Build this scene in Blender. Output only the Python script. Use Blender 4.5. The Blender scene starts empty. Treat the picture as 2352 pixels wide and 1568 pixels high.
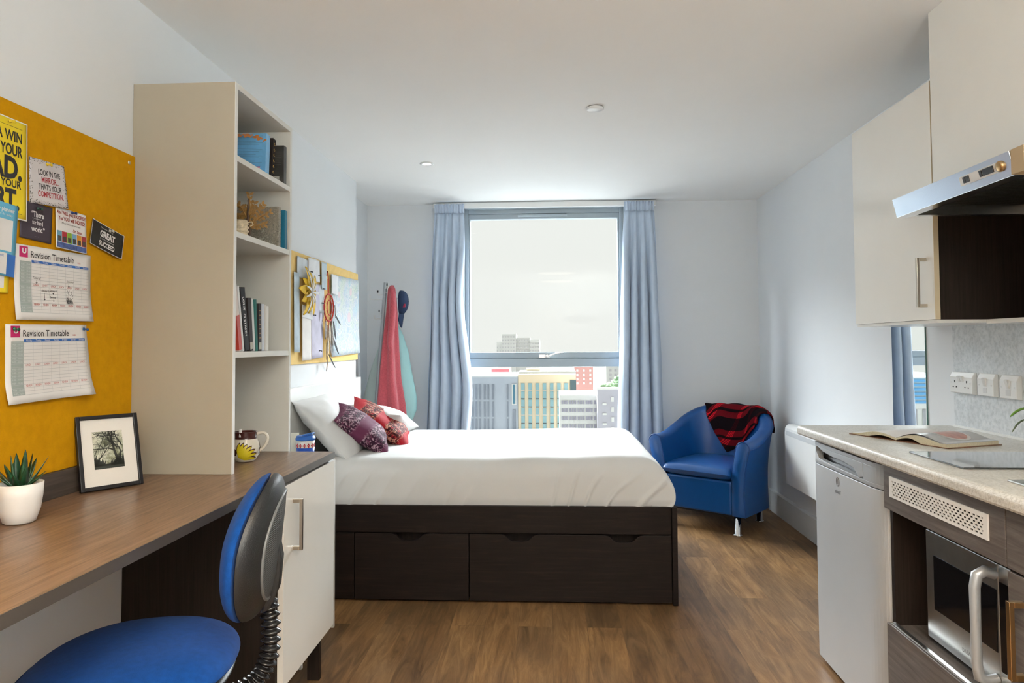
import bpy, bmesh, math, random
from mathutils import Vector, Matrix, noise
random.seed(7)
PI = math.pi
C = bpy.context.scene.collection
S = bpy.context.scene

# ------------------------------------------------------------------ camera
def make_camera():
    cam = bpy.data.cameras.new('camera'); o = bpy.data.objects.new('camera', cam); C.objects.link(o)
    cam.sensor_width = 36; cam.lens = 36 * 1600.37 / 2352
    cam.shift_x = (1176 - 1180.85) / 2352; cam.shift_y = (730.6 - 784) / 2352
    cam.clip_start = .02; cam.clip_end = 2000
    y, p, r = .0525, .0373, -.0052
    R0 = Vector((math.cos(y), math.sin(y), 0)); F0 = Vector((-math.sin(y), math.cos(y), 0)); Z = Vector((0, 0, 1))
    F = F0 * math.cos(p) + Z * math.sin(p); U = -F0 * math.sin(p) + Z * math.cos(p)
    R1 = R0 * math.cos(r) + U * math.sin(r); U1 = -R0 * math.sin(r) + U * math.cos(r)
    m = Matrix((R1, U1, -F)).transposed().to_4x4(); m.translation = (0, 0, 1.2559)
    o.matrix_world = m; S.camera = o
make_camera()

# ------------------------------------------------------------------ world, lights, exposure
S.view_settings.view_transform = 'Standard'; S.view_settings.look = 'None'
S.view_settings.gamma = 1; S.view_settings.use_curve_mapping = False
S.view_settings.exposure = 0.34
SKY_LOW = ((.92, .92, .885), .79)      # hazy band at the horizon
SKY_HIGH = ((.92, .96, 1.0), 46)      # bright overcast dome
def make_world():
    w = bpy.data.worlds.new('sky'); S.world = w; w.use_nodes = True
    nt = w.node_tree; nt.nodes.clear(); N = nt.nodes.new; L = nt.links.new
    tc = N('ShaderNodeTexCoord'); sx = N('ShaderNodeSeparateXYZ'); L(tc.outputs['Generated'], sx.inputs[0])
    ab = N('ShaderNodeMath'); ab.operation = 'ABSOLUTE'; L(sx.outputs['Z'], ab.inputs[0])
    mr = N('ShaderNodeMapRange'); mr.interpolation_type = 'SMOOTHSTEP'
    mr.inputs['From Min'].default_value = .195; mr.inputs['From Max'].default_value = .36; L(ab.outputs[0], mr.inputs['Value'])
    b1 = N('ShaderNodeBackground'); b1.inputs[0].default_value = (*SKY_LOW[0], 1); b1.inputs[1].default_value = SKY_LOW[1]
    b2 = N('ShaderNodeBackground'); b2.inputs[0].default_value = (*SKY_HIGH[0], 1); b2.inputs[1].default_value = SKY_HIGH[1]
    my = N('ShaderNodeMapRange'); my.interpolation_type = 'SMOOTHSTEP'      # the overcast is brightest on the far side of the building
    my.inputs['From Min'].default_value = -.05; my.inputs['From Max'].default_value = .35; L(sx.outputs['Y'], my.inputs['Value'])
    mz = N('ShaderNodeMapRange'); mz.interpolation_type = 'SMOOTHSTEP'      # dimmer cloud overhead
    mz.inputs['From Min'].default_value = .40; mz.inputs['From Max'].default_value = .80; mz.inputs['To Min'].default_value = 1; mz.inputs['To Max'].default_value = .22; L(ab.outputs[0], mz.inputs['Value'])
    m0 = N('ShaderNodeMath'); m0.operation = 'MULTIPLY'; L(mr.outputs[0], m0.inputs[0]); L(mz.outputs[0], m0.inputs[1])
    ml = N('ShaderNodeMath'); ml.operation = 'MULTIPLY'; L(m0.outputs[0], ml.inputs[0]); L(my.outputs[0], ml.inputs[1])
    mx = N('ShaderNodeMixShader'); L(ml.outputs[0], mx.inputs[0]); L(b1.outputs[0], mx.inputs[1]); L(b2.outputs[0], mx.inputs[2])
    out = N('ShaderNodeOutputWorld'); L(mx.outputs[0], out.inputs[0])
make_world()
def area(name, loc, rot, sx, sy, power, col, portal=False, spread=PI):
    l = bpy.data.lights.new(name, 'AREA'); l.shape = 'RECTANGLE'; l.size = sx; l.size_y = sy
    l.energy = power; l.color = col; l.spread = spread
    if portal: l.cycles.is_portal = True
    o = bpy.data.objects.new(name, l); C.objects.link(o); o.location = loc; o.rotation_euler = rot
    return o
area('window_portal', (-.05, 5.78, 1.35), (-PI / 2, 0, 0), 1.36, 2.2, 1, (1, 1, 1), portal=True)
# the flat's own ceiling lamps, all behind or above the camera
area('ceiling_lamp_light', (.1, .35, 2.36), (0, 0, 0), .5, .5, 20, (1, .74, .50), spread=2.4)
area('ceiling_lamp_light', (.1, -1.1, 2.36), (0, 0, 0), .5, .5, 27, (1, .74, .50), spread=2.4)
# fill light added behind the camera, aimed up to brighten the ceiling
area('added_fill_light', (.55, -.9, 1.75), (PI, 0, 0), .5, .5, 125, (.95, 1, .985))

# ------------------------------------------------------------------ materials
_mats = {}
def nodes(name):
    m = bpy.data.materials.new(name); m.use_nodes = True
    return m, m.node_tree, m.node_tree.nodes['Principled BSDF']
def coords(nt, scale=(1, 1, 1), rot=(0, 0, 0)):
    tc = nt.nodes.new('ShaderNodeTexCoord'); mp = nt.nodes.new('ShaderNodeMapping')
    mp.inputs['Scale'].default_value = scale; mp.inputs['Rotation'].default_value = rot
    nt.links.new(tc.outputs['Object'], mp.inputs[0]); return mp.outputs[0]
def ramp(nt, src, stops):
    r = nt.nodes.new('ShaderNodeValToRGB'); e = r.color_ramp.elements
    while len(e) < len(stops): e.new(.5)
    for k, (p, c) in enumerate(stops): e[k].position = p; e[k].color = (*c, 1)
    nt.links.new(src, r.inputs[0]); return r.outputs[0]
def tex_noise(nt, vec, scale, detail=4, rough=.55, dist=0):
    n = nt.nodes.new('ShaderNodeTexNoise'); n.inputs['Scale'].default_value = scale; n.inputs['Detail'].default_value = detail
    n.inputs['Roughness'].default_value = rough; n.inputs['Distortion'].default_value = dist
    nt.links.new(vec, n.inputs['Vector']); return n.outputs['Fac']
def add_bump(nt, b, h, strength, dist=.002):
    n = nt.nodes.new('ShaderNodeBump'); n.inputs['Strength'].default_value = strength; n.inputs['Distance'].default_value = dist
    nt.links.new(h, n.inputs['Height']); nt.links.new(n.outputs[0], b.inputs['Normal'])
def mat(name, col, rough=.5, metal=0, var=.04, vscale=6, bump=0, bscale=60, sheen=0, coat=0, spec=.5):
    if name in _mats: return _mats[name]
    m, nt, b = nodes(name)
    v = coords(nt); n = tex_noise(nt, v, vscale)
    lo = tuple(max(0, c * (1 - var)) for c in col); hi = tuple(min(1, c * (1 + var)) for c in col)
    nt.links.new(ramp(nt, n, [(.3, lo), (.7, hi)]), b.inputs['Base Color'])
    b.inputs['Roughness'].default_value = rough; b.inputs['Metallic'].default_value = metal
    b.inputs['Specular IOR Level'].default_value = spec
    if sheen: b.inputs['Sheen Weight'].default_value = sheen
    if coat: b.inputs['Coat Weight'].default_value = coat; b.inputs['Coat Roughness'].default_value = .1
    if bump: add_bump(nt, b, tex_noise(nt, v, bscale, 3), bump)
    _mats[name] = m; return m
def wood(name, stops, scale=(1, 14, 14), rough=.4, ns=3, bump=.1, spec=.4):
    m, nt, b = nodes(name)
    v = coords(nt, scale); n = tex_noise(nt, v, ns, 8, .65, .6)
    nt.links.new(ramp(nt, n, stops), b.inputs['Base Color']); b.inputs['Roughness'].default_value = rough
    b.inputs['Specular IOR Level'].default_value = spec; add_bump(nt, b, n, bump, .001); _mats[name] = m; return m
def emis(name, col, s):
    m, nt, b = nodes(name); b.inputs['Emission Color'].default_value = (*col, 1); b.inputs['Emission Strength'].default_value = s
    b.inputs['Base Color'].default_value = (*col, 1); _mats[name] = m; return m

M = {}
M['wall'] = mat('wall_paint', (.77, .80, .825), .75, var=.015, vscale=2, bump=.05, bscale=180)
M['wallL'] = mat('wall_paint_left', (.77, .795, .81), .75, var=.015, vscale=2, bump=.05, bscale=180)
M['ceil'] = mat('ceiling_paint', (.89, .895, .88), .85, var=.01, vscale=2)
M['trim'] = mat('skirting_paint', (.70, .73, .74), .35, var=.02)
M['white'] = mat('white_laminate', (.80, .80, .77), .22, var=.012)
M['door'] = mat('cream_gloss_laminate', (.87, .865, .82), .16, var=.01, coat=.3)
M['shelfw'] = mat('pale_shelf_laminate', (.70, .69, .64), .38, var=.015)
M['edge'] = mat('door_edge_band', (.60, .50, .34), .4, var=.03)
M['alu'] = mat('painted_aluminium_frame', (.36, .42, .46), .45, metal=.1, var=.02)
M['steel'] = mat('brushed_steel', (.62, .62, .60), .28, metal=1, var=.05, vscale=30)
M['nickel'] = mat('satin_nickel', (.45, .40, .33), .32, metal=1, var=.05)
M['chrome'] = mat('chrome', (.85, .85, .86), .06, metal=1, var=.02)
M['brass'] = mat('warm_metal', (.50, .33, .16), .3, metal=1, var=.05)
M['silver'] = mat('silver_enamel', (.60, .63, .66), .36, metal=.3, var=.02)
M['silver2'] = mat('silver_plastic', (.42, .45, .48), .35, metal=.3, var=.02)
M['plastic'] = mat('white_plastic', (.80, .81, .80), .3, var=.01)
M['black'] = mat('black_plastic', (.012, .012, .014), .35, var=.1)
M['rubber'] = mat('textured_black_plastic', (.014, .015, .016), .42, var=.15, bump=.25, bscale=500)
M['dark'] = mat('dark_void', (.006, .006, .006), .8)
M['paper'] = mat('white_paper', (.80, .79, .78), .7, var=.02)
M['ink'] = mat('black_ink', (.02, .02, .022), .6)
M['redink'] = mat('red_ink', (.45, .02, .03), .6)
M['grid'] = mat('grid_grey', (.50, .51, .53), .7)
M['timecol'] = mat('grey_green_print', (.36, .42, .40), .7)
M['blueprint'] = mat('blue_print', (.03, .13, .42), .6)
M['magenta'] = mat('magenta_print', (.50, .012, .12), .6)
M['ypaper'] = mat('yellow_paper', (.80, .60, .015), .6, var=.02)
M['board'] = mat('mustard_felt', (.53, .25, .003), .95, var=.07, vscale=40, bump=.4, bscale=300, spec=.1)
M['board2'] = mat('overexposed_felt', (.90, .64, .26), .95, var=.05, vscale=40, bump=.3, bscale=300, spec=.1)  # overexposed paleness is put into this felt colour
M['bluefab'] = mat('blue_woven_fabric', (.003, .052, .235), .85, var=.12, vscale=60, bump=.4, bscale=700, sheen=.04, spec=.15)
M['bluevinyl'] = mat('blue_vinyl', (.003, .072, .27), .38, var=.06, vscale=12, bump=.06, bscale=120)
M['bluepipe'] = mat('blue_vinyl_piping', (.002, .05, .22), .4)
M['sheet'] = mat('white_cotton', (.68, .68, .67), .85, var=.01, bump=.12, bscale=22, spec=.2)
M['pillow'] = mat('white_pillow_cotton', (.70, .70, .69), .85, var=.01, bump=.15, bscale=14, spec=.2)
M['curtain'] = mat('pale_blue_curtain', (.52, .62, .76), .8, var=.03, vscale=15, bump=.1, bscale=300, sheen=.2, spec=.2)
M['ceramic'] = mat('white_ceramic', (.80, .79, .77), .35, var=.02)
M['leaf'] = mat('dark_green_leaf', (.012, .055, .022), .35, var=.4, vscale=120)
M['leaf2'] = mat('bright_green_leaf', (.16, .34, .05), .4, var=.3, vscale=40)
M['soil'] = mat('soil', (.03, .02, .012), .95, var=.5, vscale=150)
M['felt'] = mat('navy_cotton', (.010, .030, .085), .8, var=.1, vscale=40)
M['deskw'] = wood('walnut_desk_laminate', [(.30, (.085, .048, .028)), (.5, (.19, .112, .066)), (.72, (.29, .180, .112))], (26, 1.6, 26), .34, 3.0, .08)
M['upw'] = wood('dark_walnut_laminate', [(.3, (.035, .026, .022)), (.7, (.095, .072, .058))], (22, 1.5, 22), .45, 3, .1)
M['bedw'] = wood('wenge_laminate_bed', [(.3, (.006, .0033, .0022)), (.55, (.012, .0072, .0055)), (.75, (.026, .015, .011))], (1.4, 26, 26), .5, 3.2, .1, .18)
M['sidew'] = wood('wenge_laminate_vertical', [(.3, (.012, .008, .006)), (.7, (.026, .018, .014))], (40, 40, 1.3), .5, 3, .1, .15)
M['kitw'] = wood('grey_brown_laminate', [(.3, (.062, .050, .043)), (.55, (.125, .108, .098)), (.75, (.19, .17, .155))], (26, 1.5, 26), .38, 3, .1)
M['treewood'] = mat('gilded_wood', (.38, .21, .06), .5, metal=.25, var=.25, vscale=60)
M['trunk'] = mat('carved_dark_wood', (.07, .035, .018), .6, var=.4, vscale=60)
M['wicker'] = mat('woven_cream_straw', (.62, .52, .36), .8, var=.25, vscale=120, bump=.5, bscale=200)

def floor_mat():
    m, nt, b = nodes('oak_vinyl_planks')
    v = coords(nt, (1, 1, 1), (0, 0, PI / 2))
    br = nt.nodes.new('ShaderNodeTexBrick'); nt.links.new(v, br.inputs['Vector'])
    br.inputs['Scale'].default_value = 1; br.inputs['Brick Width'].default_value = 1.05; br.inputs['Row Height'].default_value = .152
    br.inputs['Mortar Size'].default_value = .0010; br.inputs['Mortar Smooth'].default_value = .2; br.offset = .37
    br.inputs['Color1'].default_value = (0, 0, 0, 1); br.inputs['Color2'].default_value = (1, 1, 1, 1); br.inputs['Mortar'].default_value = (.35, .35, .35, 1)
    # each plank shifts the grain pattern
    tc = nt.nodes.new('ShaderNodeTexCoord'); mp = nt.nodes.new('ShaderNodeMapping'); mp.inputs['Scale'].default_value = (11, 1.3, 1)
    add = nt.nodes.new('ShaderNodeVectorMath'); add.operation = 'ADD'
    sc = nt.nodes.new('ShaderNodeVectorMath'); sc.operation = 'SCALE'; sc.inputs['Scale'].default_value = 3.7
    nt.links.new(br.outputs['Color'], sc.inputs[0]); nt.links.new(tc.outputs['Object'], add.inputs[0]); nt.links.new(sc.outputs[0], add.inputs[1])
    nt.links.new(add.outputs[0], mp.inputs[0])
    n = tex_noise(nt, mp.outputs[0], 2.2, 9, .68, 1.2)
    g = ramp(nt, n, [(.25, (.090, .045, .017)), (.48, (.215, .120, .051)), (.75, (.37, .228, .108))])
    mp2 = nt.nodes.new('ShaderNodeMapping'); mp2.inputs['Scale'].default_value = (3, 1.6, 1); nt.links.new(add.outputs[0], mp2.inputs[0])
    n2 = tex_noise(nt, mp2.outputs[0], 1.4, 3, .5)
    t = ramp(nt, n2, [(.35, (.72, .72, .74)), (.68, (1.12, 1.08, 1.0))])
    mul = nt.nodes.new('ShaderNodeMix'); mul.data_type = 'RGBA'; mul.blend_type = 'MULTIPLY'; mul.inputs['Factor'].default_value = 1
    nt.links.new(g, mul.inputs[6]); nt.links.new(t, mul.inputs[7])
    pl = ramp(nt, br.outputs['Color'], [(0, (.66, .64, .64)), (1, (1.2, 1.18, 1.12))])
    mul2 = nt.nodes.new('ShaderNodeMix'); mul2.data_type = 'RGBA'; mul2.blend_type = 'MULTIPLY'; mul2.inputs['Factor'].default_value = 1
    nt.links.new(mul.outputs[2], mul2.inputs[6]); nt.links.new(pl, mul2.inputs[7])
    nt.links.new(mul2.outputs[2], b.inputs['Base Color'])
    b.inputs['Roughness'].default_value = .46; add_bump(nt, b, n, .12, .001)
    return m
M['floor'] = floor_mat()
def speckle(name, base, c1, c2, sc=120, rough=.35):
    m, nt, b = nodes(name); v = coords(nt)
    n = tex_noise(nt, v, sc, 5, .7); n2 = tex_noise(nt, v, 14, 5, .6)
    a = ramp(nt, n, [(.40, c1), (.50, base), (.66, c2)]); t = ramp(nt, n2, [(.35, (.92, .92, .92)), (.65, (1.06, 1.06, 1.06))])
    mul = nt.nodes.new('ShaderNodeMix'); mul.data_type = 'RGBA'; mul.blend_type = 'MULTIPLY'; mul.inputs['Factor'].default_value = 1
    nt.links.new(a, mul.inputs[6]); nt.links.new(t, mul.inputs[7]); nt.links.new(mul.outputs[2], b.inputs['Base Color'])
    b.inputs['Roughness'].default_value = rough; return m
M['worktop'] = speckle('speckled_stone_worktop', (.60, .585, .54), (.47, .45, .40), (.68, .665, .62), 170, .42)
M['splash'] = speckle('mottled_grey_splashback', (.66, .70, .73), (.56, .60, .62), (.74, .77, .79), 60, .3)
def glass_mat():
    m = bpy.data.materials.new('window_glass'); m.use_nodes = True; nt = m.node_tree; nt.nodes.clear(); N = nt.nodes.new; L = nt.links.new
    t = N('ShaderNodeBsdfTransparent'); t.inputs[0].default_value = (.97, .985, .98, 1); g = N('ShaderNodeBsdfGlossy'); g.inputs['Roughness'].default_value = .02
    mx = N('ShaderNodeMixShader'); mx.inputs[0].default_value = .012; o = N('ShaderNodeOutputMaterial')
    L(t.outputs[0], mx.inputs[1]); L(g.outputs[0], mx.inputs[2]); L(mx.outputs[0], o.inputs[0]); return m
M['glass'] = glass_mat()
M['mirror'] = mat('mirror_silvering', (.90, .93, .92), .01, metal=1, var=.0)
M['hobglass'] = mat('black_hob_glass', (.01, .012, .014), .03, var=0, spec=1.0, coat=1)
M['screen'] = mat('dark_glass', (.006, .006, .007), .06, var=0)

# ------------------------------------------------------------------ mesh builder
class MB:
    def __init__(s): s.v = []; s.f = []; s.smooth = set(); s.mi = {}
    def add(s, vs, fs, smooth=False, mi=0):
        o = len(s.v); s.v += [tuple(p) for p in vs]
        for f in fs:
            if smooth: s.smooth.add(len(s.f))
            if mi: s.mi[len(s.f)] = mi
            s.f.append([i + o for i in f])
        return s
    def box(s, x0, x1, y0, y1, z0, z1, mi=0):
        vs = [(x, y, z) for z in (z0, z1) for y in (y0, y1) for x in (x0, x1)]
        return s.add(vs, [(0, 2, 3, 1), (4, 5, 7, 6), (0, 1, 5, 4), (2, 6, 7, 3), (0, 4, 6, 2), (1, 3, 7, 5)], mi=mi)
    def obox(s, c, ex, ey, ez, hx, hy, hz, mi=0):
        c = Vector(c); ex = Vector(ex) * hx; ey = Vector(ey) * hy; ez = Vector(ez) * hz
        vs = [c + ex * a + ey * b + ez * d for d in (-1, 1) for b in (-1, 1) for a in (-1, 1)]
        return s.add(vs, [(0, 2, 3, 1), (4, 5, 7, 6), (0, 1, 5, 4), (2, 6, 7, 3), (0, 4, 6, 2), (1, 3, 7, 5)], mi=mi)
    def tube(s, path, r, n=10, caps=True, flat=1.0, mi=0):
        path = [Vector(p) for p in path]; rs = r if isinstance(r, (list, tuple)) else [r] * len(path); rings = []
        up = Vector((0, 0, 1)); prev = None
        for i, p in enumerate(path):
            t = (path[min(i + 1, len(path) - 1)] - path[max(i - 1, 0)]).normalized()
            if prev is None:
                a = up if abs(t.dot(up)) < .95 else Vector((1, 0, 0)); nx = t.cross(a).normalized()
            else:
                nx = (prev - t * prev.dot(t)).normalized()
            prev = nx; ny = t.cross(nx)
            rings.append([p + nx * math.cos(2 * PI * k / n) * rs[i] + ny * math.sin(2 * PI * k / n) * rs[i] * flat for k in range(n)])
        vs = [q for rg in rings for q in rg]
        fs = [(i * n + k, i * n + (k + 1) % n, (i + 1) * n + (k + 1) % n, (i + 1) * n + k) for i in range(len(path) - 1) for k in range(n)]
        s.add(vs, fs, True, mi)
        if caps: s.add(rings[0][::-1], [tuple(range(n))], mi=mi); s.add(rings[-1], [tuple(range(n))], mi=mi)
        return s
    def lathe(s, prof, c, n=32, mi=0, sx=1, sy=1):
        vs = []; fs = []
        for (r, z) in prof:
            for k in range(n): vs.append((c[0] + r * sx * math.cos(2 * PI * k / n), c[1] + r * sy * math.sin(2 * PI * k / n), c[2] + z))
        for i in range(len(prof) - 1):
            for k in range(n): fs.append((i * n + k, i * n + (k + 1) % n, (i + 1) * n + (k + 1) % n, (i + 1) * n + k))
        return s.add(vs, fs, True, mi)
    def prism(s, poly, ax, a0, a1, mi=0):
        # poly: 2-D points in the plane of the other two axes (in xyz order)
        def P(p, a):
            return (a, p[0], p[1]) if ax == 'x' else (p[0], a, p[1]) if ax == 'y' else (p[0], p[1], a)
        n = len(poly); vs = [P(p, a0) for p in poly] + [P(p, a1) for p in poly]
        fs = [tuple(range(n))[::-1], tuple(range(n, 2 * n))] + [(k, (k + 1) % n, n + (k + 1) % n, n + k) for k in range(n)]
        return s.add(vs, fs, mi=mi)
    def grid(s, fn, nu, nv, closeu=False, mi=0):
        vs = [fn(i / (nu if closeu else nu - 1), j / (nv - 1)) for j in range(nv) for i in range(nu)]
        fs = []
        for j in range(nv - 1):
            for i in range(nu if closeu else nu - 1):
                i2 = (i + 1) % nu; fs.append((j * nu + i, j * nu + i2, (j + 1) * nu + i2, (j + 1) * nu + i))
        return s.add(vs, fs, True, mi)
    def build(s, name, mats, parent=None, world=True, bevel=0, solid=0, sub=0, loc=None, off=None):
        me = bpy.data.meshes.new(name); base = Vector((0, 0, 0))
        if parent is not None and world:
            p = parent
            while p is not None: base += p.location; p = p.parent
        if loc is not None: base += Vector(loc)
        if off is not None: base = Vector(off)
        me.from_pydata([Vector(v) - base for v in s.v], [], s.f)
        for m in (mats if isinstance(mats, (list, tuple)) else [mats]): me.materials.append(m)
        for i, p in enumerate(me.polygons): p.use_smooth = i in s.smooth; p.material_index = s.mi.get(i, 0)
        bm = bmesh.new(); bm.from_mesh(me); bmesh.ops.recalc_face_normals(bm, faces=bm.faces); bm.to_mesh(me); bm.free()
        o = bpy.data.objects.new(name, me); C.objects.link(o)
        if parent is not None: o.parent = parent
        if loc is not None: o.location = loc
        if off is not None: o.location = off
        if bevel:
            b = o.modifiers.new('bevel', 'BEVEL'); b.width = bevel; b.segments = 2; b.limit_method = 'ANGLE'; b.angle_limit = .7
        if solid:
            b = o.modifiers.new('solid', 'SOLIDIFY'); b.thickness = solid; b.offset = 0
        if sub:
            b = o.modifiers.new('sub', 'SUBSURF'); b.levels = sub; b.render_levels = sub
        return o
def tag(o, label=None, cat=None, group=None, kind=None):
    if label: o['label'] = label
    if cat: o['category'] = cat
    if group: o['group'] = group
    if kind: o['kind'] = kind
    return o
def thing(name, label, cat, loc=(0, 0, 0), rotz=0, group=None):
    o = bpy.data.objects.new(name, None); C.objects.link(o); o.location = loc; o.rotation_euler = (0, 0, rotz)
    o.empty_display_size = .05
    return tag(o, label, cat, group)
def struct(name, mb, m, parent=None, **k):
    o = mb.build(name, m, parent, **k)
    if parent is None: tag(o, kind='structure')
    return o
def bx(*a, mi=0): return MB().box(*a, mi=mi)
def pillow_fn(w, h, t, pin=.10, sag=0, seed=0, lump=.006):
    """closed cushion: returns a function of (u, side) for MB"""
    def f(a, b, side):
        x = a * w / 2; y = b * h / 2
        x *= 1 - pin * (1 - abs(b) ** 1.6) * abs(a) ** 3 * .8; y *= 1 - pin * (1 - abs(a) ** 1.6) * abs(b) ** 3 * .8
        th = t / 2 * (max(0, 1 - abs(a) ** 2.6) ** .62) * (max(0, 1 - abs(b) ** 2.6) ** .62)
        n = noise.noise(Vector((a * 1.7 + seed, b * 1.7, side * 3 + seed))) * lump * (1 if th > .004 else 0)
        n += noise.noise(Vector((a * 5 + seed, b * 4, side + seed))) * lump * .45 * (1 if th > .004 else 0)
        return Vector((x, y, side * th + n + sag * a * a))
    return f
def cushion(name, m, loc, rot, w, h, t, parent=None, pin=.10, seed=0, lump=.006, n=34, **k):
    f = pillow_fn(w, h, t, pin, 0, seed, lump); mb = MB(); sp = lambda q: math.sin((q * 2 - 1) * PI / 2)
    for sd in (1, -1): mb.grid(lambda u, v: f(sp(u), sp(v), sd), n, n)
    o = mb.build(name, m, parent, world=False); o.location = loc; o.rotation_euler = rot
    bm = bmesh.new(); bm.from_mesh(o.data); bmesh.ops.remove_doubles(bm, verts=bm.verts, dist=.0009)
    bmesh.ops.recalc_face_normals(bm, faces=bm.faces); bm.to_mesh(o.data); bm.free()
    return o
# text -> mesh
def text_verts(body, size, width=None, align='LEFT', bold=0, shear=0, spacing=1):
    cu = bpy.data.curves.new('t', 'FONT'); cu.body = body; cu.size = size; cu.align_x = align; cu.offset = bold; cu.shear = shear
    cu.space_character = spacing; cu.resolution_u = 3
    o = bpy.data.objects.new('t', cu); C.objects.link(o)
    me = bpy.data.meshes.new_from_object(o.evaluated_get(bpy.context.evaluated_depsgraph_get()))
    vs = [v.co.copy() for v in me.vertices]; fs = [tuple(p.vertices) for p in me.polygons]
    bpy.data.objects.remove(o); bpy.data.curves.remove(cu); bpy.data.meshes.remove(me)
    if vs and width:
        x0 = min(v.x for v in vs); x1 = max(v.x for v in vs); k = width / max(1e-6, x1 - x0)
        for v in vs: v.x *= k
    return vs, fs
def put_text(mb, body, x, y, size, width=None, align='LEFT', bold=0, fn=None, M4=None, mi=0, shear=0):
    vs, fs = text_verts(body, size, width, align, bold, shear); out = []
    for v in vs:
        p = Vector((v.x + x, v.y + y, 0))
        if fn: p.z = fn(p.x, p.y) + .0007
        out.append(M4 @ p if M4 else p)
    mb.add(out, fs, mi=mi)
#@@PART2
def spline(pts, n):
    out = []
    for i in range(n):
        t = i / (n - 1) * (len(pts) - 1); k = min(int(t), len(pts) - 2); f = t - k
        p0, p1, p2, p3 = pts[max(k - 1, 0)], pts[k], pts[k + 1], pts[min(k + 2, len(pts) - 1)]
        out.append(.5 * ((2 * p1) + (p2 - p0) * f + (2 * p0 - 5 * p1 + 4 * p2 - p3) * f * f + (3 * p1 - p0 - 3 * p2 + p3) * f ** 3))
    return out
# ================================================================== SETTING
XL, XR, YF, H = -1.356, 1.653, 5.63, 2.40
XREC, YC = -1.50, 4.79
struct('floor', bx(-1.7, 1.8, -1.95, 5.9, -.06, 0), M['floor'])
struct('ceiling', bx(-1.7, 1.8, -1.95, 5.9, H, H + .06), M['ceil'])
struct('wall_left', MB().prism([(-1.7, -1.85), (XL, -1.85), (XL, YC), (XREC, YC), (XREC, YF), (-1.7, YF)], 'z', 0, H), M['wallL'])
struct('wall_right', bx(XR, XR + .12, -1.85, YF, 0, H), M['wall'])
struct('wall_back', bx(-1.7, 1.8, -1.95, -1.85, 0, H), M['wall'])
WX0, WX1, WZ0, WZ1 = -.715, .605, .36, 2.372
struct('wall_far', bx(-1.7, WX0, YF, 5.88, 0, H).box(WX1, 1.8, YF, 5.88, 0, H).box(WX0, WX1, YF, 5.88, 0, WZ0).box(WX0, WX1, YF, 5.88, WZ1, H), M['wall'])
struct('baseboard_right', MB().prism([(XR, 0), (XR - .016, 0), (XR - .016, .152), (XR - .010, .164), (XR, .165)], 'y', .5, YF), M['trim'], bevel=.002)
struct('baseboard_far', bx(XREC + .02, XR - .02, YF - .016, YF, 0, .165), M['trim'], bevel=.003)
struct('baseboard_left', bx(XREC, XREC + .016, YC + .01, YF - .02, 0, .165), M['trim'], bevel=.003)
# window: painted aluminium frame, fixed upper pane, opening rail, lower pane
win = thing('window_1', 'tall grey aluminium window with a wide crossbar looking onto city buildings', 'window', (0, 0, 0))
tag(win, kind='structure'); del win['category']
f = MB()
f.box(WX0, WX0 + .045, 5.67, 5.75, WZ0, WZ1).box(WX1 - .045, WX1, 5.67, 5.75, WZ0, WZ1)
f.box(WX0 + .045, WX1 - .045, 5.67, 5.75, 2.325, WZ1).box(WX0 + .045, WX1 - .045, 5.67, 5.75, WZ0, WZ0 + .05)
f.box(WX0 + .045, WX1 - .045, 5.66, 5.75, 1.073, 1.138)
f.box(WX0 + .0003, WX0 + .014, 5.635, 5.669, WZ0, WZ1).box(WX1 - .014, WX1 - .0003, 5.635, 5.669, WZ0, WZ1).box(WX0 + .014, WX1 - .014, 5.635, 5.669, WZ1 - .012, WZ1 - .0003)
f.build('window_frame', M['alu'], win, bevel=.003)
f = MB().box(WX0 + .0003, WX0 + .02, 5.751, 5.90, WZ0, WZ1).box(WX1 - .02, WX1 - .0003, 5.751, 5.90, WZ0, WZ1).box(WX0 + .02, WX1 - .02, 5.751, 5.90, WZ1 - .02, WZ1 - .0003).box(WX0 + .02, WX1 - .02, 5.751, 5.90, WZ0, WZ0 + .02)
f.build('added_reveal_lining', mat('dark_glare_lining', (.06, .07, .08), .6), win)  # dark lining added to keep the sky-lit reveals from blowing out
f = MB()
f.box(WX0 + .0455, WX1 - .0455, 5.682, 5.74, 2.283, 2.325).box(WX0 + .0455, WX1 - .0455, 5.682, 5.74, 1.139, 1.190)
f.box(WX0 + .0455, WX0 + .058, 5.682, 5.74, 1.190, 2.283).box(WX1 - .058, WX1 - .0455, 5.682, 5.74, 1.190, 2.283)
f.build('sash_frame', M['alu'], win, bevel=.003)
bx(WX0 + .058, WX1 - .058, 5.705, 5.709, 1.190, 2.283).build('pane', M['glass'], win)
bx(WX0 + .045, WX1 - .045, 5.705, 5.709, WZ0 + .05, 1.073).build('pane', M['glass'], win)
bx(-.265, .14, 5.668, 5.682, 2.298, 2.318).build('trickle_vent', mat('vent_grey', (.42, .50, .55), .4), win, bevel=.003)
hd = MB().box(-.095, -.045, 5.64, 5.682, 1.148, 1.172)
hd.tube([(-.05, 5.645, 1.158), (-.02, 5.630, 1.152), (.0, 5.628, 1.165), (.045, 5.626, 1.180), (.10, 5.626, 1.190)], [.009, .011, .010, .007, .006], 10, flat=.7)
hd.tube([(-.03, 5.682, 1.160), (-.03, 5.630, 1.160)], .011, 12)
hd.build('window_handle', M['chrome'], win)
struct('trim_1', bx(WX0 - .0, WX1, YF + .002, YF + .04, WZ0 - .02, WZ0), M['trim'])

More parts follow.
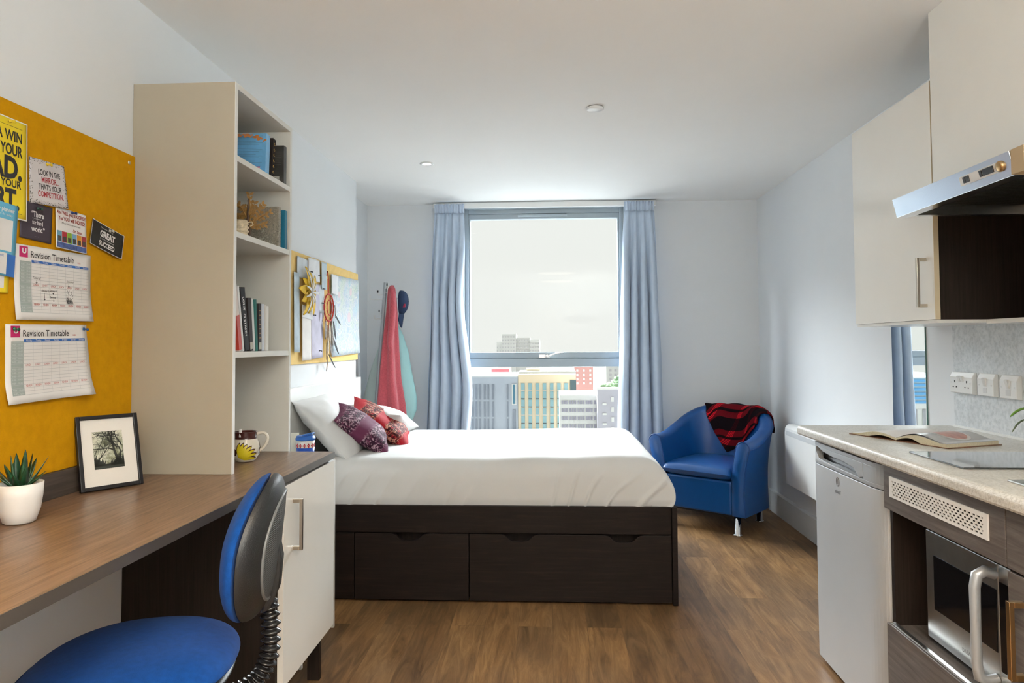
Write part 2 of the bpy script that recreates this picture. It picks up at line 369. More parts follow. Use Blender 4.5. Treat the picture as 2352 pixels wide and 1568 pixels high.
# curtain rail and curtains
rl = MB().box(-.94, .84, 5.535, 5.575, 2.352, 2.392)
rl = tag(rl.build('curtain_rail', M['plastic'], bevel=.003, off=(-.05, 5.55, 2.37)), 'white curtain rail mounted on the ceiling above the window', 'curtain rail')
def curtain(name, tl, tr, bl, br, ph, label, npl, zb, tieu=None, y0=5.47):
    th = thing(name, label, 'curtain', ((tl + tr) / 2, y0, zb), group=None)
    zt = 2.372
    def path(u, t):
        # t: 0 top .. 1 bottom
        w = t ** .8
        x = (tl * (1 - w) + bl * w) * (1 - u) + (tr * (1 - w) + br * w) * u
        k = min(1, t / .06)
        amp = (.012 + .038 * min(1, t * 2.2)) * (0.85 + .3 * noise.noise(Vector((u * 4, ph, 0))))
        ang = 2 * PI * npl * u + ph + .9 * noise.noise(Vector((u * 3 + ph, t * 1.3, 1)))
        s = math.sin(ang); s = math.copysign(abs(s) ** .75, s)
        y = y0 + amp * s + .012 * noise.noise(Vector((u * 6, t * 3, ph)))
        x += .010 * math.cos(ang) * min(1, t * 3) + .006 * noise.noise(Vector((u * 8, t * 5, ph + 4)))
        if tieu: x += tieu(u, t)
        return Vector((x, y, zt - .075 - t * (zt - .075 - zb)))
    mb = MB().grid(lambda u, v: path(u, v), 150, 46)
    mb.build('curtain_fabric', M['curtain'], th, solid=.002)
    def head(u, v):
        p = path(u, 0); a = 2 * PI * npl * 2.5 * u
        return Vector((p.x, y0 + .010 * math.sin(a) * (1 - .6 * math.sin(v * PI)) + (p.y - y0) * (v if v > .5 else .3), zt - .075 * v))
    MB().grid(head, 150, 8).build('heading_tape', M['curtain'], th, solid=.003)
    return th
curtain('curtain', -.920, -.682, -1.01, -.655, .6, 'pale blue curtain gathered at the left side of the window', 4, .05,
        lambda u, t: u * (-.030 * math.exp(-((t - .30) / .13) ** 2) + .035 * math.exp(-((t - .62) / .14) ** 2)))
curtain('curtain', .585, .815, .505, .895, 2.1, 'pale blue curtain hanging at the right side of the window, beside the blue armchair', 4, .05)

# ceiling fittings
d = thing('smoke_detector', 'small round white disc fitting on the ceiling in the middle of the room', 'ceiling fitting', (.222, 3.35, H))
MB().lathe([(.0, 0), (.038, 0), (.038, -.003), (.0, -.003)], (.222, 3.35, H)).build('base_ring', M['black'], d)
MB().lathe([(.0, -.003), (.041, -.003), (.041, -.010), (.034, -.014), (0, -.015)], (.222, 3.35, H)).build('cover', M['plastic'], d)
d = thing('downlight', 'small lit round recessed downlight in the ceiling near the left curtain', 'ceiling light', (-.775, 4.33, H))
MB().lathe([(.028, 0), (.045, 0), (.045, -.004), (.028, -.006), (.028, 0)], (-.775, 4.33, H)).build('bezel', M['plastic'], d)
MB().lathe([(0, -.001), (.028, -.001), (.028, -.003), (0, -.003)], (-.775, 4.33, H)).build('lamp_lens', emis('lamp_glow', (1, .96, .9), 6), d)
mat_lampdif = emis('lamp_diffuser', (1, .9, .76), 3)
for (x, y, lab) in [(.1, .35, 'round flush ceiling lamp above the kitchen aisle'), (.1, -1.1, 'round flush ceiling lamp near the entrance')]:
    d = thing('ceiling_lamp', lab, 'ceiling light', (x, y, H), group=None)
    MB().lathe([(.30, 0), (.31, -.02), (.30, -.025)], (x, y, H), 40).build('rim', M['plastic'], d)
    MB().lathe([(0, -.012), (.298, -.012), (.298, -.016), (0, -.018)], (x, y, H), 40).build('diffuser', mat_lampdif, d)
d = thing('added_uplighter', 'added white uplighter carrying the fill light, unseen behind the camera', 'floor lamp', (.55, -.9, 0))  # unseen stand, added to carry the fill light
MB().lathe([(0, 0), (.14, 0), (.14, .012), (.02, .03), (0, .03)], (.55, -.9, 0), 32).build('base', M['plastic'], d)
MB().tube([(.55, -.9, .03), (.55, -.9, 1.60)], .012, 14).build('pole', M['plastic'], d)
MB().lathe([(0, 1.60), (.10, 1.605), (.36, 1.70), (.37, 1.74), (.35, 1.735), (.10, 1.63), (0, 1.625)], (.55, -.9, 0), 40).build('bowl', M['plastic'], d)

# ================================================================== BED
bed = thing('bed', 'dark wenge storage bed with drawers standing below the window', 'bed', (-.38, 3.42, 0))
W = M['bedw']
bx(-1.35, .573, 3.424, 3.444, .336, .467).build('side_rail', W, bed, bevel=.0015)
bx(-1.35, -.975, 3.424, 3.444, .012, .333).build('filler_panel', W, bed, bevel=.0015)
bx(.575, .600, 3.412, 4.77, .004, .467).build('foot_panel', W, bed, bevel=.0015)
bx(-1.35, .574, 4.74, 4.765, .0, .467).build('back_rail', W, bed)
bx(-1.35, .574, 3.52, 4.74, .40, .42).build('slat_base', M['upw'], bed)
bx(-1.35, .573, 3.50, 3.515, .0, .40).build('inner_panel', M['sidew'], bed)
def drawer(x0, x1, cuts):
    z0, z1 = .012, .332; pts = [(x0, z0), (x1, z0), (x1, z1)]
    for c in sorted(cuts, reverse=True):
        for (dx, dz) in [(.095, 0), (.080, -.002), (.066, -.008), (.050, -.024), (.038, -.031), (.022, -.034), (-.022, -.034), (-.038, -.031), (-.050, -.024), (-.066, -.008), (-.080, -.002), (-.095, 0)]:
            pts.append((c + dx, z1 + dz))
    pts.append((x0, z1))
    mb = MB().prism(pts, 'y', 3.420, 3.439); return mb.build('drawer_front', W, bed, bevel=.0015)
drawer(-.970, -.408, [-.700]); drawer(-.404, .572, [-.160, .345])
hb = bx(XL, -1.318, 3.40, 4.785, .45, 1.035); hb.build('headboard', M['white'], bed, bevel=.003)

# duvet cover: one draped, softly rounded surface
def duvet():
    x0, x1, y0, y1, zt, zb = -1.312, .590, 3.436, 4.755, .688, .446
    cx, cy, hx, hy = (x0 + x1) / 2, (y0 + y1) / 2, (x1 - x0) / 2, (y1 - y0) / 2; r = .13; h = zt - zb
    def sec(p, half, rr):
        flat = half - rr; s = abs(p); sg = 1 if p > 0 else -1
        if s <= flat: return sg * s, 0
        s -= flat; q = rr * PI / 2
        if s <= q: return sg * (flat + rr * math.sin(s / rr)), rr * (1 - math.cos(s / rr))
        return sg * half, rr + (s - q)
    def fn(u, v):
        rx, ry = .16, .10
        Lx = hx - rx + rx * PI / 2 + (h - rx); Ly = hy - ry + ry * PI / 2 + (h - ry)
        p = (u * 2 - 1) * Lx; q = (v * 2 - 1) * Ly
        x, dx = sec(p, hx, rx); y, dy = sec(q, hy, ry)
        d = min(h, math.sqrt(dx * dx + dy * dy)); z = zt - d
        X, Y = cx + x, cy + y
        # gentle puff of the filling on top and bulge on the sides
        top = max(0, 1 - d / .1)
        z += top * (.010 * noise.noise(Vector((X * 1.6, Y * 1.6, 2))) + .004 * noise.noise(Vector((X * 5, Y * 4, 5))))
        z += top * .010 * math.exp(-((X - .35) / .5) ** 2)
        side = min(1, max(0, (d - .06) / .12)); dip = min(1, max(0, (h - d) / .05))
        if dy > .01 and y < 0:       # front face: soft diagonal pull wrinkles
            k = min(1, dy / .08)
            a = (X * 1.0 - (zt - d) * .62) * 58 + 2.2 * noise.noise(Vector((X * 2.3, z * 2, 0))) * 3
            env = max(0, noise.noise(Vector((X * 2.1 + 3, 0, 1))) * 1.6 + .25 + .55 * math.exp(-((X - .35) / .22) ** 2) + .35 * math.exp(-((X + .85) / .25) ** 2))
            w = max(0, math.sin(a)) ** 5
            Y -= k * (.020 * env * w * (.3 + .7 * min(1, d / .2)) + .007 * noise.noise(Vector((X * 3, z * 6, 8))))
            Y += (1 - dip) * .012
        if dx > .01 and x > 0:
            k = min(1, dx / .08)
            X += k * (.008 * noise.noise(Vector((Y * 4, z * 5, 3))) + .005 * math.sin(Y * 34 + z * 18) * side) - (1 - dip) * .014
        return Vector((X, Y, z))
    mb = MB().grid(fn, 420, 220)
    return tag(mb.build('duvet', M['sheet'], off=(-.38, 3.44, .447)), 'smooth white duvet tucked over the mattress of the bed', 'duvet')
duvet()
# mattress under it
mt = bx(-1.31, .54, 3.50, 4.72, .42, .60); tag(mt.build('mattress', M['sheet'], bevel=.03, off=(-.38, 3.5, .42)), 'white mattress under the duvet on the dark bed frame', 'mattress')

# pillows and cushions
def R3(x, y, z): return (math.radians(x), math.radians(y), math.radians(z))
def printed(name, base, dark, light):
    m, nt, b = nodes(name); v = coords(nt, (1, 1, 1))
    band = nt.nodes.new('ShaderNodeTexWave'); band.inputs['Scale'].default_value = 1.7; band.inputs['Distortion'].default_value = 3.0; band.inputs['Detail'].default_value = 2
    nt.links.new(v, band.inputs[0])
    vo = nt.nodes.new('ShaderNodeTexVoronoi'); vo.inputs['Scale'].default_value = 38; nt.links.new(v, vo.inputs['Vector'])
    n1 = tex_noise(nt, v, 46, 4, .7, 1.5); n2 = tex_noise(nt, v, 30, 5, .75, 2.0)
    def mix(a, bb, fac):
        x = nt.nodes.new('ShaderNodeMix'); x.data_type = 'RGBA'; nt.links.new(fac, x.inputs['Factor'])
        for s, q in ((6, a), (7, bb)):
            if isinstance(q, tuple): x.inputs[s].default_value = (*q, 1)
            else: nt.links.new(q, x.inputs[s])
        return x.outputs[2]
    def fac(src, lo, hi):
        r = nt.nodes.new('ShaderNodeMapRange'); r.inputs['From Min'].default_value = lo; r.inputs['From Max'].default_value = hi; nt.links.new(src, r.inputs[0]); return r.outputs[0]
    def mul(a, c):
        x = nt.nodes.new('ShaderNodeMath'); x.operation = 'MULTIPLY'; nt.links.new(a, x.inputs[0]); nt.links.new(c, x.inputs[1]); return x.outputs[0]
    c = mix(base, dark, mul(fac(band.outputs['Fac'], .35, .50), fac(n2, .42, .47)))
    c = mix(c, light, mul(fac(band.outputs['Fac'], .20, .45), fac(n1, .535, .57)))
    nt.links.new(c, b.inputs['Base Color']); b.inputs['Roughness'].default_value = .75
    b.inputs['Specular IOR Level'].default_value = .12
    return m
M['purple'] = printed('purple_blossom_print', (.12, .028, .065), (.028, .008, .02), (.40, .26, .30))
M['redcush'] = printed('red_blossom_print', (.36, .010, .018), (.035, .003, .006), (.55, .26, .18))
PL = []
o = cushion('pillow', M['pillow'], (-1.115, 4.36, .782), R3(2, 12, 92), .70, .46, .17, seed=3, pin=.06, lump=.012)
tag(o, 'plump white pillow against the headboard, farther from the camera', 'pillow', 'white bed pillows')
o = cushion('pillow', M['pillow'], (-1.175, 3.79, .812), R3(0, 46, 2), .44, .60, .17, seed=9, pin=.06, lump=.012)
tag(o, 'plump white pillow leaning on the headboard, nearest the bookshelf', 'pillow', 'white bed pillows')
o = cushion('cushion', M['purple'], (-1.030, 3.77, .800), R3(64, 0, 28), .35, .35, .13, seed=5, pin=.13, lump=.008)
def lean_on_pillow(o, rot, slope=.60):
    c_ = math.sqrt(1 - slope * slope); e1 = Vector((c_, 0, -slope)); e2 = Vector((0, 1, 0)); x = e1 * math.cos(rot) - e2 * math.sin(rot); z = Vector((slope, 0, c_)); y = z.cross(x)
    o.rotation_euler = Matrix((x, y, z)).transposed().to_euler()
lean_on_pillow(o, math.radians(-18 + 18 - 18), .62)
tag(o, 'purple cushion with pale and dark blossom print leaning on the white pillows', 'cushion')
o = cushion('cushion', M['redcush'], (-1.000, 4.06, .800), R3(64, 0, 28), .41, .41, .13, seed=8, pin=.13, lump=.008)
lean_on_pillow(o, math.radians(-14), .58)
tag(o, 'red cushion with dark and gold blossom print behind the purple cushion', 'cushion')

# ================================================================== DESK, CABINET, BOOKSHELF
XD = -.835
tag(MB().prism([(XL + .001, .55), (XD - .012, .55), (XD, 2.66), (XL + .001, 2.66)], 'z', .822, .847).build('desk_worktop', M['deskw'], bevel=.0015, off=(XL, .55, .822)),
    'long brown wood-effect desk top running along the left wall', 'desk')
dsk = [o for o in C.objects if o.name == 'desk_worktop'][0]
MB().prism([(XD - .0125, .55), (XD - .0105, .55), (XD + .0015, 2.66), (XD - .0005, 2.66)], 'z', .8222, .8465).build('edge_band', mat('dark_edge_band', (.060, .052, .046), .35), dsk)
tag(bx(XL + .0005, XL + .020, .56, 2.178, .8475, .917).build('desk_upstand', M['upw'], bevel=.001, off=(XL, .56, .8475)), 'dark wood upstand strip behind the desk below the mustard pinboard', 'upstand')
cab = thing('bedside_cabinet', 'cream-doored cabinet under the desk end next to the bed', 'cabinet', (-1.1, 2.41, 0))
bx(XL + .002, -.861, 2.155, 2.173, .18, .8215).build('side_panel', M['sidew'], cab)
bx(XL + .002, -.861, 2.655, 2.673, .18, .8215).build('side_panel', M['sidew'], cab)
bx(XL + .002, -.861, 2.173, 2.655, .18, .20).build('bottom_panel', M['sidew'], cab)
bx(XL + .002, XL + .02, 2.173, 2.655, .20, .82).build('back_panel', M['sidew'], cab)
dr = MB().box(-.859, -.840, 2.166, 2.672, .188, .812); dr = dr.build('door', M['door'], cab, bevel=.001)
def bar_handle(x, y, z0, z1, out, parent, m='nickel', name='handle', w=.006, horiz=None):
    """square bar handle standing 'out' from the face at x"""
    s = 1 if out > 0 else -1; a, b = sorted((x, x + out)); mb = MB()
    c, d = sorted((x + out, x + out - s * w * 1.6)); mb.box(c, d, y - w, y + w, z0, z1)
    e, g = sorted((x, x + out - s * w * 1.6))
    mb.box(e, g, y - w, y + w, z0, z0 + 2 * w).box(e, g, y - w, y + w, z1 - 2 * w, z1)
    return mb.build(name, M[m], parent, bevel=.0012)
bar_handle(-.840, 2.245, .594, .758, .032, dr)
for (x, y) in [(-.90, 2.20), (-.90, 2.63), (-1.30, 2.20), (-1.30, 2.63)]:
    bx(x - .022, x + .022, y - .012, y + .012, 0, .18).build('leg', M['sidew'], cab)

bs = thing('bookshelf', 'tall open pale bookshelf standing on the end of the desk', 'bookshelf', (-1.2, 2.42, .8475))
X1 = -1.0145
bx(XL + .001, X1 - .0012, 2.178, 2.196, .8475, 2.111).build('side_panel', mat('warm_shaded_laminate', (.40, .355, .275), .42, var=.02), bs, bevel=.0008)  # near side only: dim warm lamplight is put into the laminate colour
bx(X1 - .0012, X1, 2.178, 2.196, .8475, 2.111).build('edge_band', M['white'], bs)
bx(XL + .001, X1, 2.656, 2.674, .8475, 2.111).build('side_panel', M['shelfw'], bs, bevel=.0008)
bx(XL + .001, X1, 2.196, 2.656, 2.093, 2.111).build('top_panel', M['shelfw'], bs, bevel=.0008)
bx(XL + .001, XL + .008, 2.196, 2.656, .8475, 2.093).build('back_panel', M['shelfw'], bs)
for z in (1.876, 1.627, 1.236):
    bx(XL + .008, X1 - .001, 2.1965, 2.6555, z - .019, z).build('shelf', M['shelfw'], bs, bevel=.0008)

# bedside ledge that carries the travel cup, between the desk cabinet and the bed
t = thing('bedside_shelf', 'low white bedside shelf unit between the desk cabinet and the bed', 'bedside table', (-1.17, 2.91, 0))
bx(XL + .002, -.975, 2.70, 3.12, .722, .74).build('top_panel', M['white'], t, bevel=.001)
bx(XL + .002, -.975, 2.70, 2.718, 0, .722).build('side_panel', M['white'], t)
bx(XL + .002, -.975, 3.102, 3.12, 0, .722).build('side_panel', M['white'], t)
bx(XL + .02, -.985, 2.718, 3.102, .36, .378).build('shelf', M['white'], t)

# ================================================================== PINBOARDS
pb = thing('pinboard', 'mustard yellow felt pinboard on the left wall above the desk', 'pinboard', (XL, 1.3, 1.39))
bx(XL + .0005, -1.345, .40, 2.1765, .918, 1.871).build('felt_panel', M['board'], pb, bevel=.002)
MB().lathe([(0, .003), (.004, .002), (.006, 0)], (0, 0, 0), 12)
for (y, z) in [(2.142, 1.843), (2.142, .95)]:
    MB().obox((-1.3435, y, z), (1, 0, 0), (0, 1, 0), (0, 0, 1), .0016, .005, .005).build('screw', M['steel'], pb, bevel=.0015)
pb2 = thing('pinboard', 'yellow felt pinboard coloured overexposed pale above the headboard, covered in papers', 'pinboard', (XL, 4.19, 1.45))
bx(XL + .0005, -1.345, 3.45, 4.80, 1.155, 1.752).build('felt_panel', M['board2'], pb2, bevel=.002)

# ================================================================== KITCHEN
XF = 1.056
wt = MB(); prof = []
y0k, y1k = .60, 3.0
zt, zb, xf = .910, .872, 1.030
prof = [(XR - .001, zt), (xf + .016, zt)] + [(xf + .016 - .016 * math.sin(a), zt - .016 + .016 * math.cos(a)) for a in [k * PI / 12 for k in range(1, 7)]] + [(xf, zb + .008), (xf + .003, zb + .002), (xf + .008, zb), (XR - .001, zb)]
SX0, SX1, SY0, SY1 = 1.17, 1.58, .95, 1.70
wt.prism(prof, 'y', SY1, y1k)
wt.prism(prof, 'y', y0k, SY0)
pf2 = [(SX0, zt)] + prof[1:-1] + [(SX0, zb)]
wt.prism(pf2, 'y', SY0, SY1); wt.box(SX1, XR - .001, SY0, SY1, zb, zt)
k = tag(wt.build('kitchen_worktop', M['worktop'], off=(1.34, 1.8, zb)), 'speckled beige stone-effect kitchen worktop with a rounded front edge', 'worktop')
tag(bx(XR - .012, XR - .001, .60, 2.954, .9105, .9185).build('worktop_seal', M['plastic'], off=(XR, 1.7, .91)), 'thin white sealing strip where the worktop meets the splashback', 'seal')
struct('trim_2', bx(XR - .006, XR - .0005, .60, 2.954, .9185, 1.66), M['splash'])

fr = thing('fridge', 'silver undercounter fridge at the far end of the worktop', 'fridge', (1.34, 2.6, 0))
bx(1.105, 1.64, 2.315, 2.885, .012, .862).build('body', mat('fridge_side', (.36, .36, .35), .4, metal=.2), fr, bevel=.004)
def dprof(dx=0):
    # door outline in plan (x, y): flat front with long rounded near and far edges
    pts = [(1.102, 2.888), (1.070 + dx, 2.888), (1.060 + dx, 2.884), (XF + dx, 2.870), (XF + dx, 2.41)]
    for a in range(1, 9): q = a / 8 * PI / 2; pts.append((XF + dx + .030 * (1 - math.cos(q)), 2.41 - .098 * math.sin(q)))
    pts.append((1.102, 2.312)); return pts
dd = MB().prism(dprof(), 'z', .022, .776).build('door', M['silver'], fr, bevel=.002)
# control band with scooped handle recess
hp = [(2.888, .778), (2.312, .778), (2.312, .858), (2.888, .858)]
top = MB().prism(dprof(), 'z', .846, .860)
top.prism(dprof(), 'z', .779, .792)
top.prism([(1.102, 2.888), (1.070, 2.888), (XF, 2.870), (XF, 2.862), (1.102, 2.862)], 'z', .792, .846)
pr = [p for p in dprof() if p[1] < 2.46]; top.prism([(1.102, 2.445), (XF, 2.445)] + pr, 'z', .792, .846)
bd = top.build('handle_band', M['silver2'], fr, bevel=.001)
bx(1.085, 1.102, 2.445, 2.862, .792, .846).build('handle_recess', M['black'], bd)
lip = MB()
lip.prism([(2.862, .846), (2.445, .846), (2.445, .800), (2.475, .792), (2.52, .818), (2.60, .826), (2.70, .826), (2.79, .832), (2.835, .842)], 'x', XF - .001, XF + .006)
lip.build('handle_lip', M['silver2'], bd, bevel=.001)
MB().prism([(2.862, .792), (2.862, .825), (2.835, .800), (2.74, .795), (2.55, .793), (2.445, .792)], 'x', XF, XF + .02).build('handle_scoop', M['silver'], bd, bevel=.001)
MX = Matrix(((0, 0, -1), (-1, 0, 0), (0, 1, 0)))   # text on a surface that faces -X
def on_right(x, y, z):
    m = MX.to_4x4(); m.translation = (x, y, z); return m
lg = MB(); put_text(lg, 'inDesIT', 0, 0, .020, .052, M4=on_right(XF - .0008, 2.683, .698)); lg.tube([on_right(XF - .001, 2.657, .742) @ Vector((.012 * math.cos(a), .016 * math.sin(a), 0)) for a in [k * PI / 12 for k in range(25)]], .0009, 6)
lg.box(XF - .0012, XF, 2.656, 2.658, .734, .752)
lg.build('logo', mat('dark_grey_print', (.12, .12, .13), .5), dd)

def face(y0, y1, z0, z1, parent, name='door', m='kitw', x=XF):
    return bx(x, x + .018, y0 + .002, y1 - .002, z0 + .002, z1 - .002).build(name, M[m], parent, bevel=.0012)
# microwave housing unit
u1 = thing('microwave_cabinet', 'grey-brown base cabinet with an open niche holding the microwave', 'cabinet', (1.34, 2.0, 0))
face(1.70, 2.30, .729, .868, u1, 'vent_panel')
face(1.70, 2.30, .152, .374, u1, 'lower_panel')
bx(1.075, 1.64, 2.281, 2.299, .12, .871).build('side_panel', M['sidew'], u1)
bx(1.075, 1.64, 1.7005, 1.716, .12, .871).build('side_panel', M['sidew'], u1)
bx(1.066, 1.62, 1.7165, 2.2805, .352, .370).build('niche_shelf', M['kitw'], u1)
bx(1.062, 1.074, 1.72, 2.28, .3745, .380).build('shelf_edging', M['steel'], u1)
bx(1.60, 1.62, 1.7165, 2.2805, .371, .871).build('back_panel', M['sidew'], u1)
bx(1.10, 1.115, 1.70, 2.30, 0, .12).build('plinth', M['sidew'], u1)
# ventilation grille: brick pattern of real slots
def grille():
    ya, yb, za, zb_ = 1.762, 2.254, .775, .838; ny, nz = 24, 6
    th = .004; x = XF - th; mb = MB()
    y0, y1, z0, z1 = ya + .018, yb - .018, za + .008, zb_ - .008
    mb.box(x, XF - .0002, ya, yb, za, z0).box(x, XF - .0002, ya, yb, z1, zb_).box(x, XF - .0002, ya, y0, z0, z1).box(x, XF - .0002, y1, yb, z0, z1)
    ph = (z1 - z0) / nz; pw = (y1 - y0) / ny
    for j in range(nz):
        zz = z0 + j * ph; mb.box(x, XF - .0002, y0, y1, zz + ph * .62, zz + ph)
        off = (j % 2) * .5
        for i in range(ny + 1):
            a = y0 + (i + off - .15) * pw; b = a + pw * .30
            a = max(a, y0); b = min(b, y1)
            if b > a: mb.box(x, XF - .0002, a, b, zz, zz + ph * .62)
    g = mb.build('vent_grille', M['plastic'], u1)
    bx(XF - .0012, XF - .0002, y0, y1, z0, z1).build('grille_backing', M['dark'], g)
grille()
# next unit
u2 = thing('sink_cabinet', 'grey-brown base cabinet under the sink, cut by the right picture edge', 'cabinet', (1.34, 1.4, 0))
face(1.10, 1.70, .729, .868, u2, 'drawer_front')
d2 = face(1.10, 1.70, .152, .727, u2, 'door')
bx(1.075, 1.64, 1.10, 1.118, .12, .871).build('side_panel', M['sidew'], u2)
bx(1.075, 1.64, 1.682, 1.6995, .12, .871).build('side_panel', M['sidew'], u2)
bx(1.10, 1.115, .60, 1.70, 0, .12).build('plinth', M['sidew'], u2)
bar_handle(XF, 1.648, .497, .672, -.034, d2, 'brass', w=.007)
u3 = thing('base_cabinet', 'grey-brown base cabinet nearest the camera on the right', 'cabinet', (1.34, .85, 0))
face(.60, 1.10, .152, .868, u3, 'door'); bx(1.075, 1.64, .60, .618, .12, .871).build('side_panel', M['sidew'], u3)

# microwave
mw = thing('microwave', 'silver microwave with a dark glass door inside the kitchen niche', 'microwave', (1.33, 1.93, .37))
bx(1.135, 1.50, 1.722, 2.160, .392, .700).build('case', M['black'], mw, bevel=.004)
fz0, fz1, fy0, fy1 = .388, .702, 1.722, 2.160
dm = bx(1.110, 1.134, 1.735 + .09, fy1, fz0, fz1).build('door', M['steel'], mw, bevel=.003)
bx(1.110, 1.134, fy0, 1.823, fz0, fz1).build('control_panel', M['steel'], mw, bevel=.003)
bx(1.1085, 1.1105, 1.735 + .095, 2.118, .480, .636).build('door_glass', M['screen'], dm, bevel=.003)
bx(1.1085, 1.1105, 1.73, 1.818, .440, .660).build('display', M['screen'], mw, bevel=.001)
hm = MB().tube([(1.110, 1.835, .672), (1.085, 1.835, .680), (1.066, 1.835, .670), (1.060, 1.835, .64), (1.060, 1.835, .54), (1.060, 1.835, .45), (1.066, 1.835, .418), (1.085, 1.835, .408), (1.110, 1.835, .414)], [.013, .014, .014, .013, .012, .013, .014, .014, .013], 14)
hm.build('handle', M['silver2'], dm)
lg = MB(); put_text(lg, 'DAEWOO DC', 0, 0, .016, .085, M4=on_right(1.1092, 1.985, .418)); lg.build('logo', mat('grey_print', (.16, .16, .16), .5), dm)
for y in (1.76, 2.12):
    for x in (1.17, 1.46): MB().lathe([(0, .0), (.012, 0), (.012, .023), (0, .023)], (x, y, .370), 12).build('foot', M['black'], mw)

# hob, sink
tag(bx(1.115, 1.615, 1.966, 2.254, .9105, .9155).build('hob', M['hobglass'], bevel=.0015, off=(1.36, 2.11, .91)), 'black glass electric hob set in the worktop', 'hob')
sk = thing('sink', 'stainless steel sink in the worktop at the right picture edge', 'sink', (1.36, 1.33, .91))
rim = MB()
for (a, b, c, d) in [(1.125, 1.185, .90, 1.80), (1.56, 1.60, .90, 1.80), (1.185, 1.56, .90, .97), (1.185, 1.56, 1.66, 1.80)]: rim.box(a, b, c, d, .9103, .9155)
rim.build('rim', M['steel'], sk, bevel=.002)
bw = MB().box(1.18, 1.57, .96, 1.69, .76, .765)
for (a, b, c, d) in [(1.18, 1.184, .96, 1.69), (1.566, 1.57, .96, 1.69), (1.184, 1.566, .96, .964), (1.184, 1.566, 1.686, 1.69)]: bw.box(a, b, c, d, .765, .9100)
bw.build('basin', M['steel'], sk)

# wall cupboards
XU = 1.324
c1 = thing('wall_cupboard', 'white gloss wall cupboard left of the cooker hood with a bar handle', 'cupboard', (1.49, 2.79, 1.33))
dc = bx(XU, XU + .018, 2.474, 3.100, 1.334, 2.167).build('door', M['door'], c1, bevel=.0008)
bar_handle(XU, 2.525, 1.378, 1.553, -.034, dc)
bx(XU + .0005, XU + .0175, 2.4725, 2.4738, 1.3345, 2.1665).build('edge_band', M['edge'], dc)
bx(XU + .019, XR - .001, 2.474, 2.492, 1.334, 2.160).build('side_panel', M['sidew'], c1)
bx(XU + .019, XR - .001, 3.078, 3.096, 1.334, 2.160).build('side_panel', M['white'], c1)
bx(XU + .019, XR - .001, 2.492, 3.078, 1.334, 1.352).build('bottom_panel', M['white'], c1)
bx(XU + .019, XR - .001, 2.492, 3.078, 2.142, 2.160).build('top_panel', M['white'], c1)
bx(XU + .005, XR - .001, 2.474, 3.096, 1.322, 1.333).build('pelmet', M['white'], c1)
# strip along the bottom that runs on behind the hood
tag(bx(XR - .16, XR - .0065, 1.2, 2.472, 1.318, 1.333).build('splashback_ledge', M['white'], bevel=.001, off=(XR, 1.8, 1.32)), 'thin white ledge under the dark panel on the splashback', 'ledge')
tag(bx(XR - .024, XR - .0065, 1.2, 2.4725, 1.334, 1.684).build('back_panel_board', M['sidew'], off=(XR, 1.8, 1.33)), 'dark wood board on the wall below the cooker hood', 'wall panel')
c2 = thing('hood_cupboard', 'plain white cupboard front above the cooker hood', 'cupboard', (1.49, 2.0, 1.75))
d3 = bx(XU - .004, XU + .018, 1.866, 2.459, 1.752, H - .001).build('door', M['door'], c2, bevel=.0008)
bx(XU + .019, XR - .001, 1.868, 2.468, 1.752, H - .001).build('carcass', M['white'], c2)
c3 = thing('wall_cupboard', 'white gloss wall cupboard right of the cooker hood, beyond the picture edge', 'cupboard', (1.49, 1.5, 1.33))
bx(XU, XU + .018, 1.25, 1.862, 1.334, 2.167).build('door', M['door'], c3, bevel=.0008)
bx(XU + .019, XR - .001, 1.25, 1.862, 1.334, 2.160).build('carcass', M['white'], c3)
struct('trim_3', bx(XU, XR, .6, 1.865, 2.168, H), M['door'])

# cooker hood
hd = thing('cooker_hood', 'slim stainless cooker hood with black sliders under the cupboard', 'cooker hood', (1.4, 2.16, 1.69))
XH = 1.200
def hoodx(z): return XH - .015 * (z - 1.686) / .063
lipm = MB().prism([(XH, 1.686), (hoodx(1.749), 1.749), (XH + .02, 1.751), (XH + .06, 1.751), (XH + .06, 1.700), (XH + .04, 1.686)], 'y', 1.850, 2.466)
lipm.build('front_visor', mat('polished_steel', (.70, .72, .75), .22, metal=1, var=.02), hd, bevel=.0012)
bx(XH + .0605, XR - .001, 2.440, 2.466, 1.690, 1.750).build('side_rail', M['steel'], hd)
bx(XH + .0605, XR - .001, 1.850, 1.868, 1.690, 1.750).build('side_rail', M['steel'], hd)
bx(XH + .0605, XR - .001, 1.869, 2.439, 1.735, 1.7505).build('housing', M['black'], hd)
tag(bx(XH - .010, XH + .1, 1.800, 1.8495, 1.686, 1.752).build('end_cap', mat('tan_end_cap', (.45, .33, .18), .4), hd, bevel=.001), 'tan end cap')
gr = MB()
for k in range(56): gr.box(XH + .10, XR - .05, 1.875 + k * .010, 1.8795 + k * .010, 1.720, 1.7345)
gr.build('filter_mesh', mat('dark_steel_mesh', (.10, .10, .09), .45, metal=.8, var=.4, vscale=300), hd)
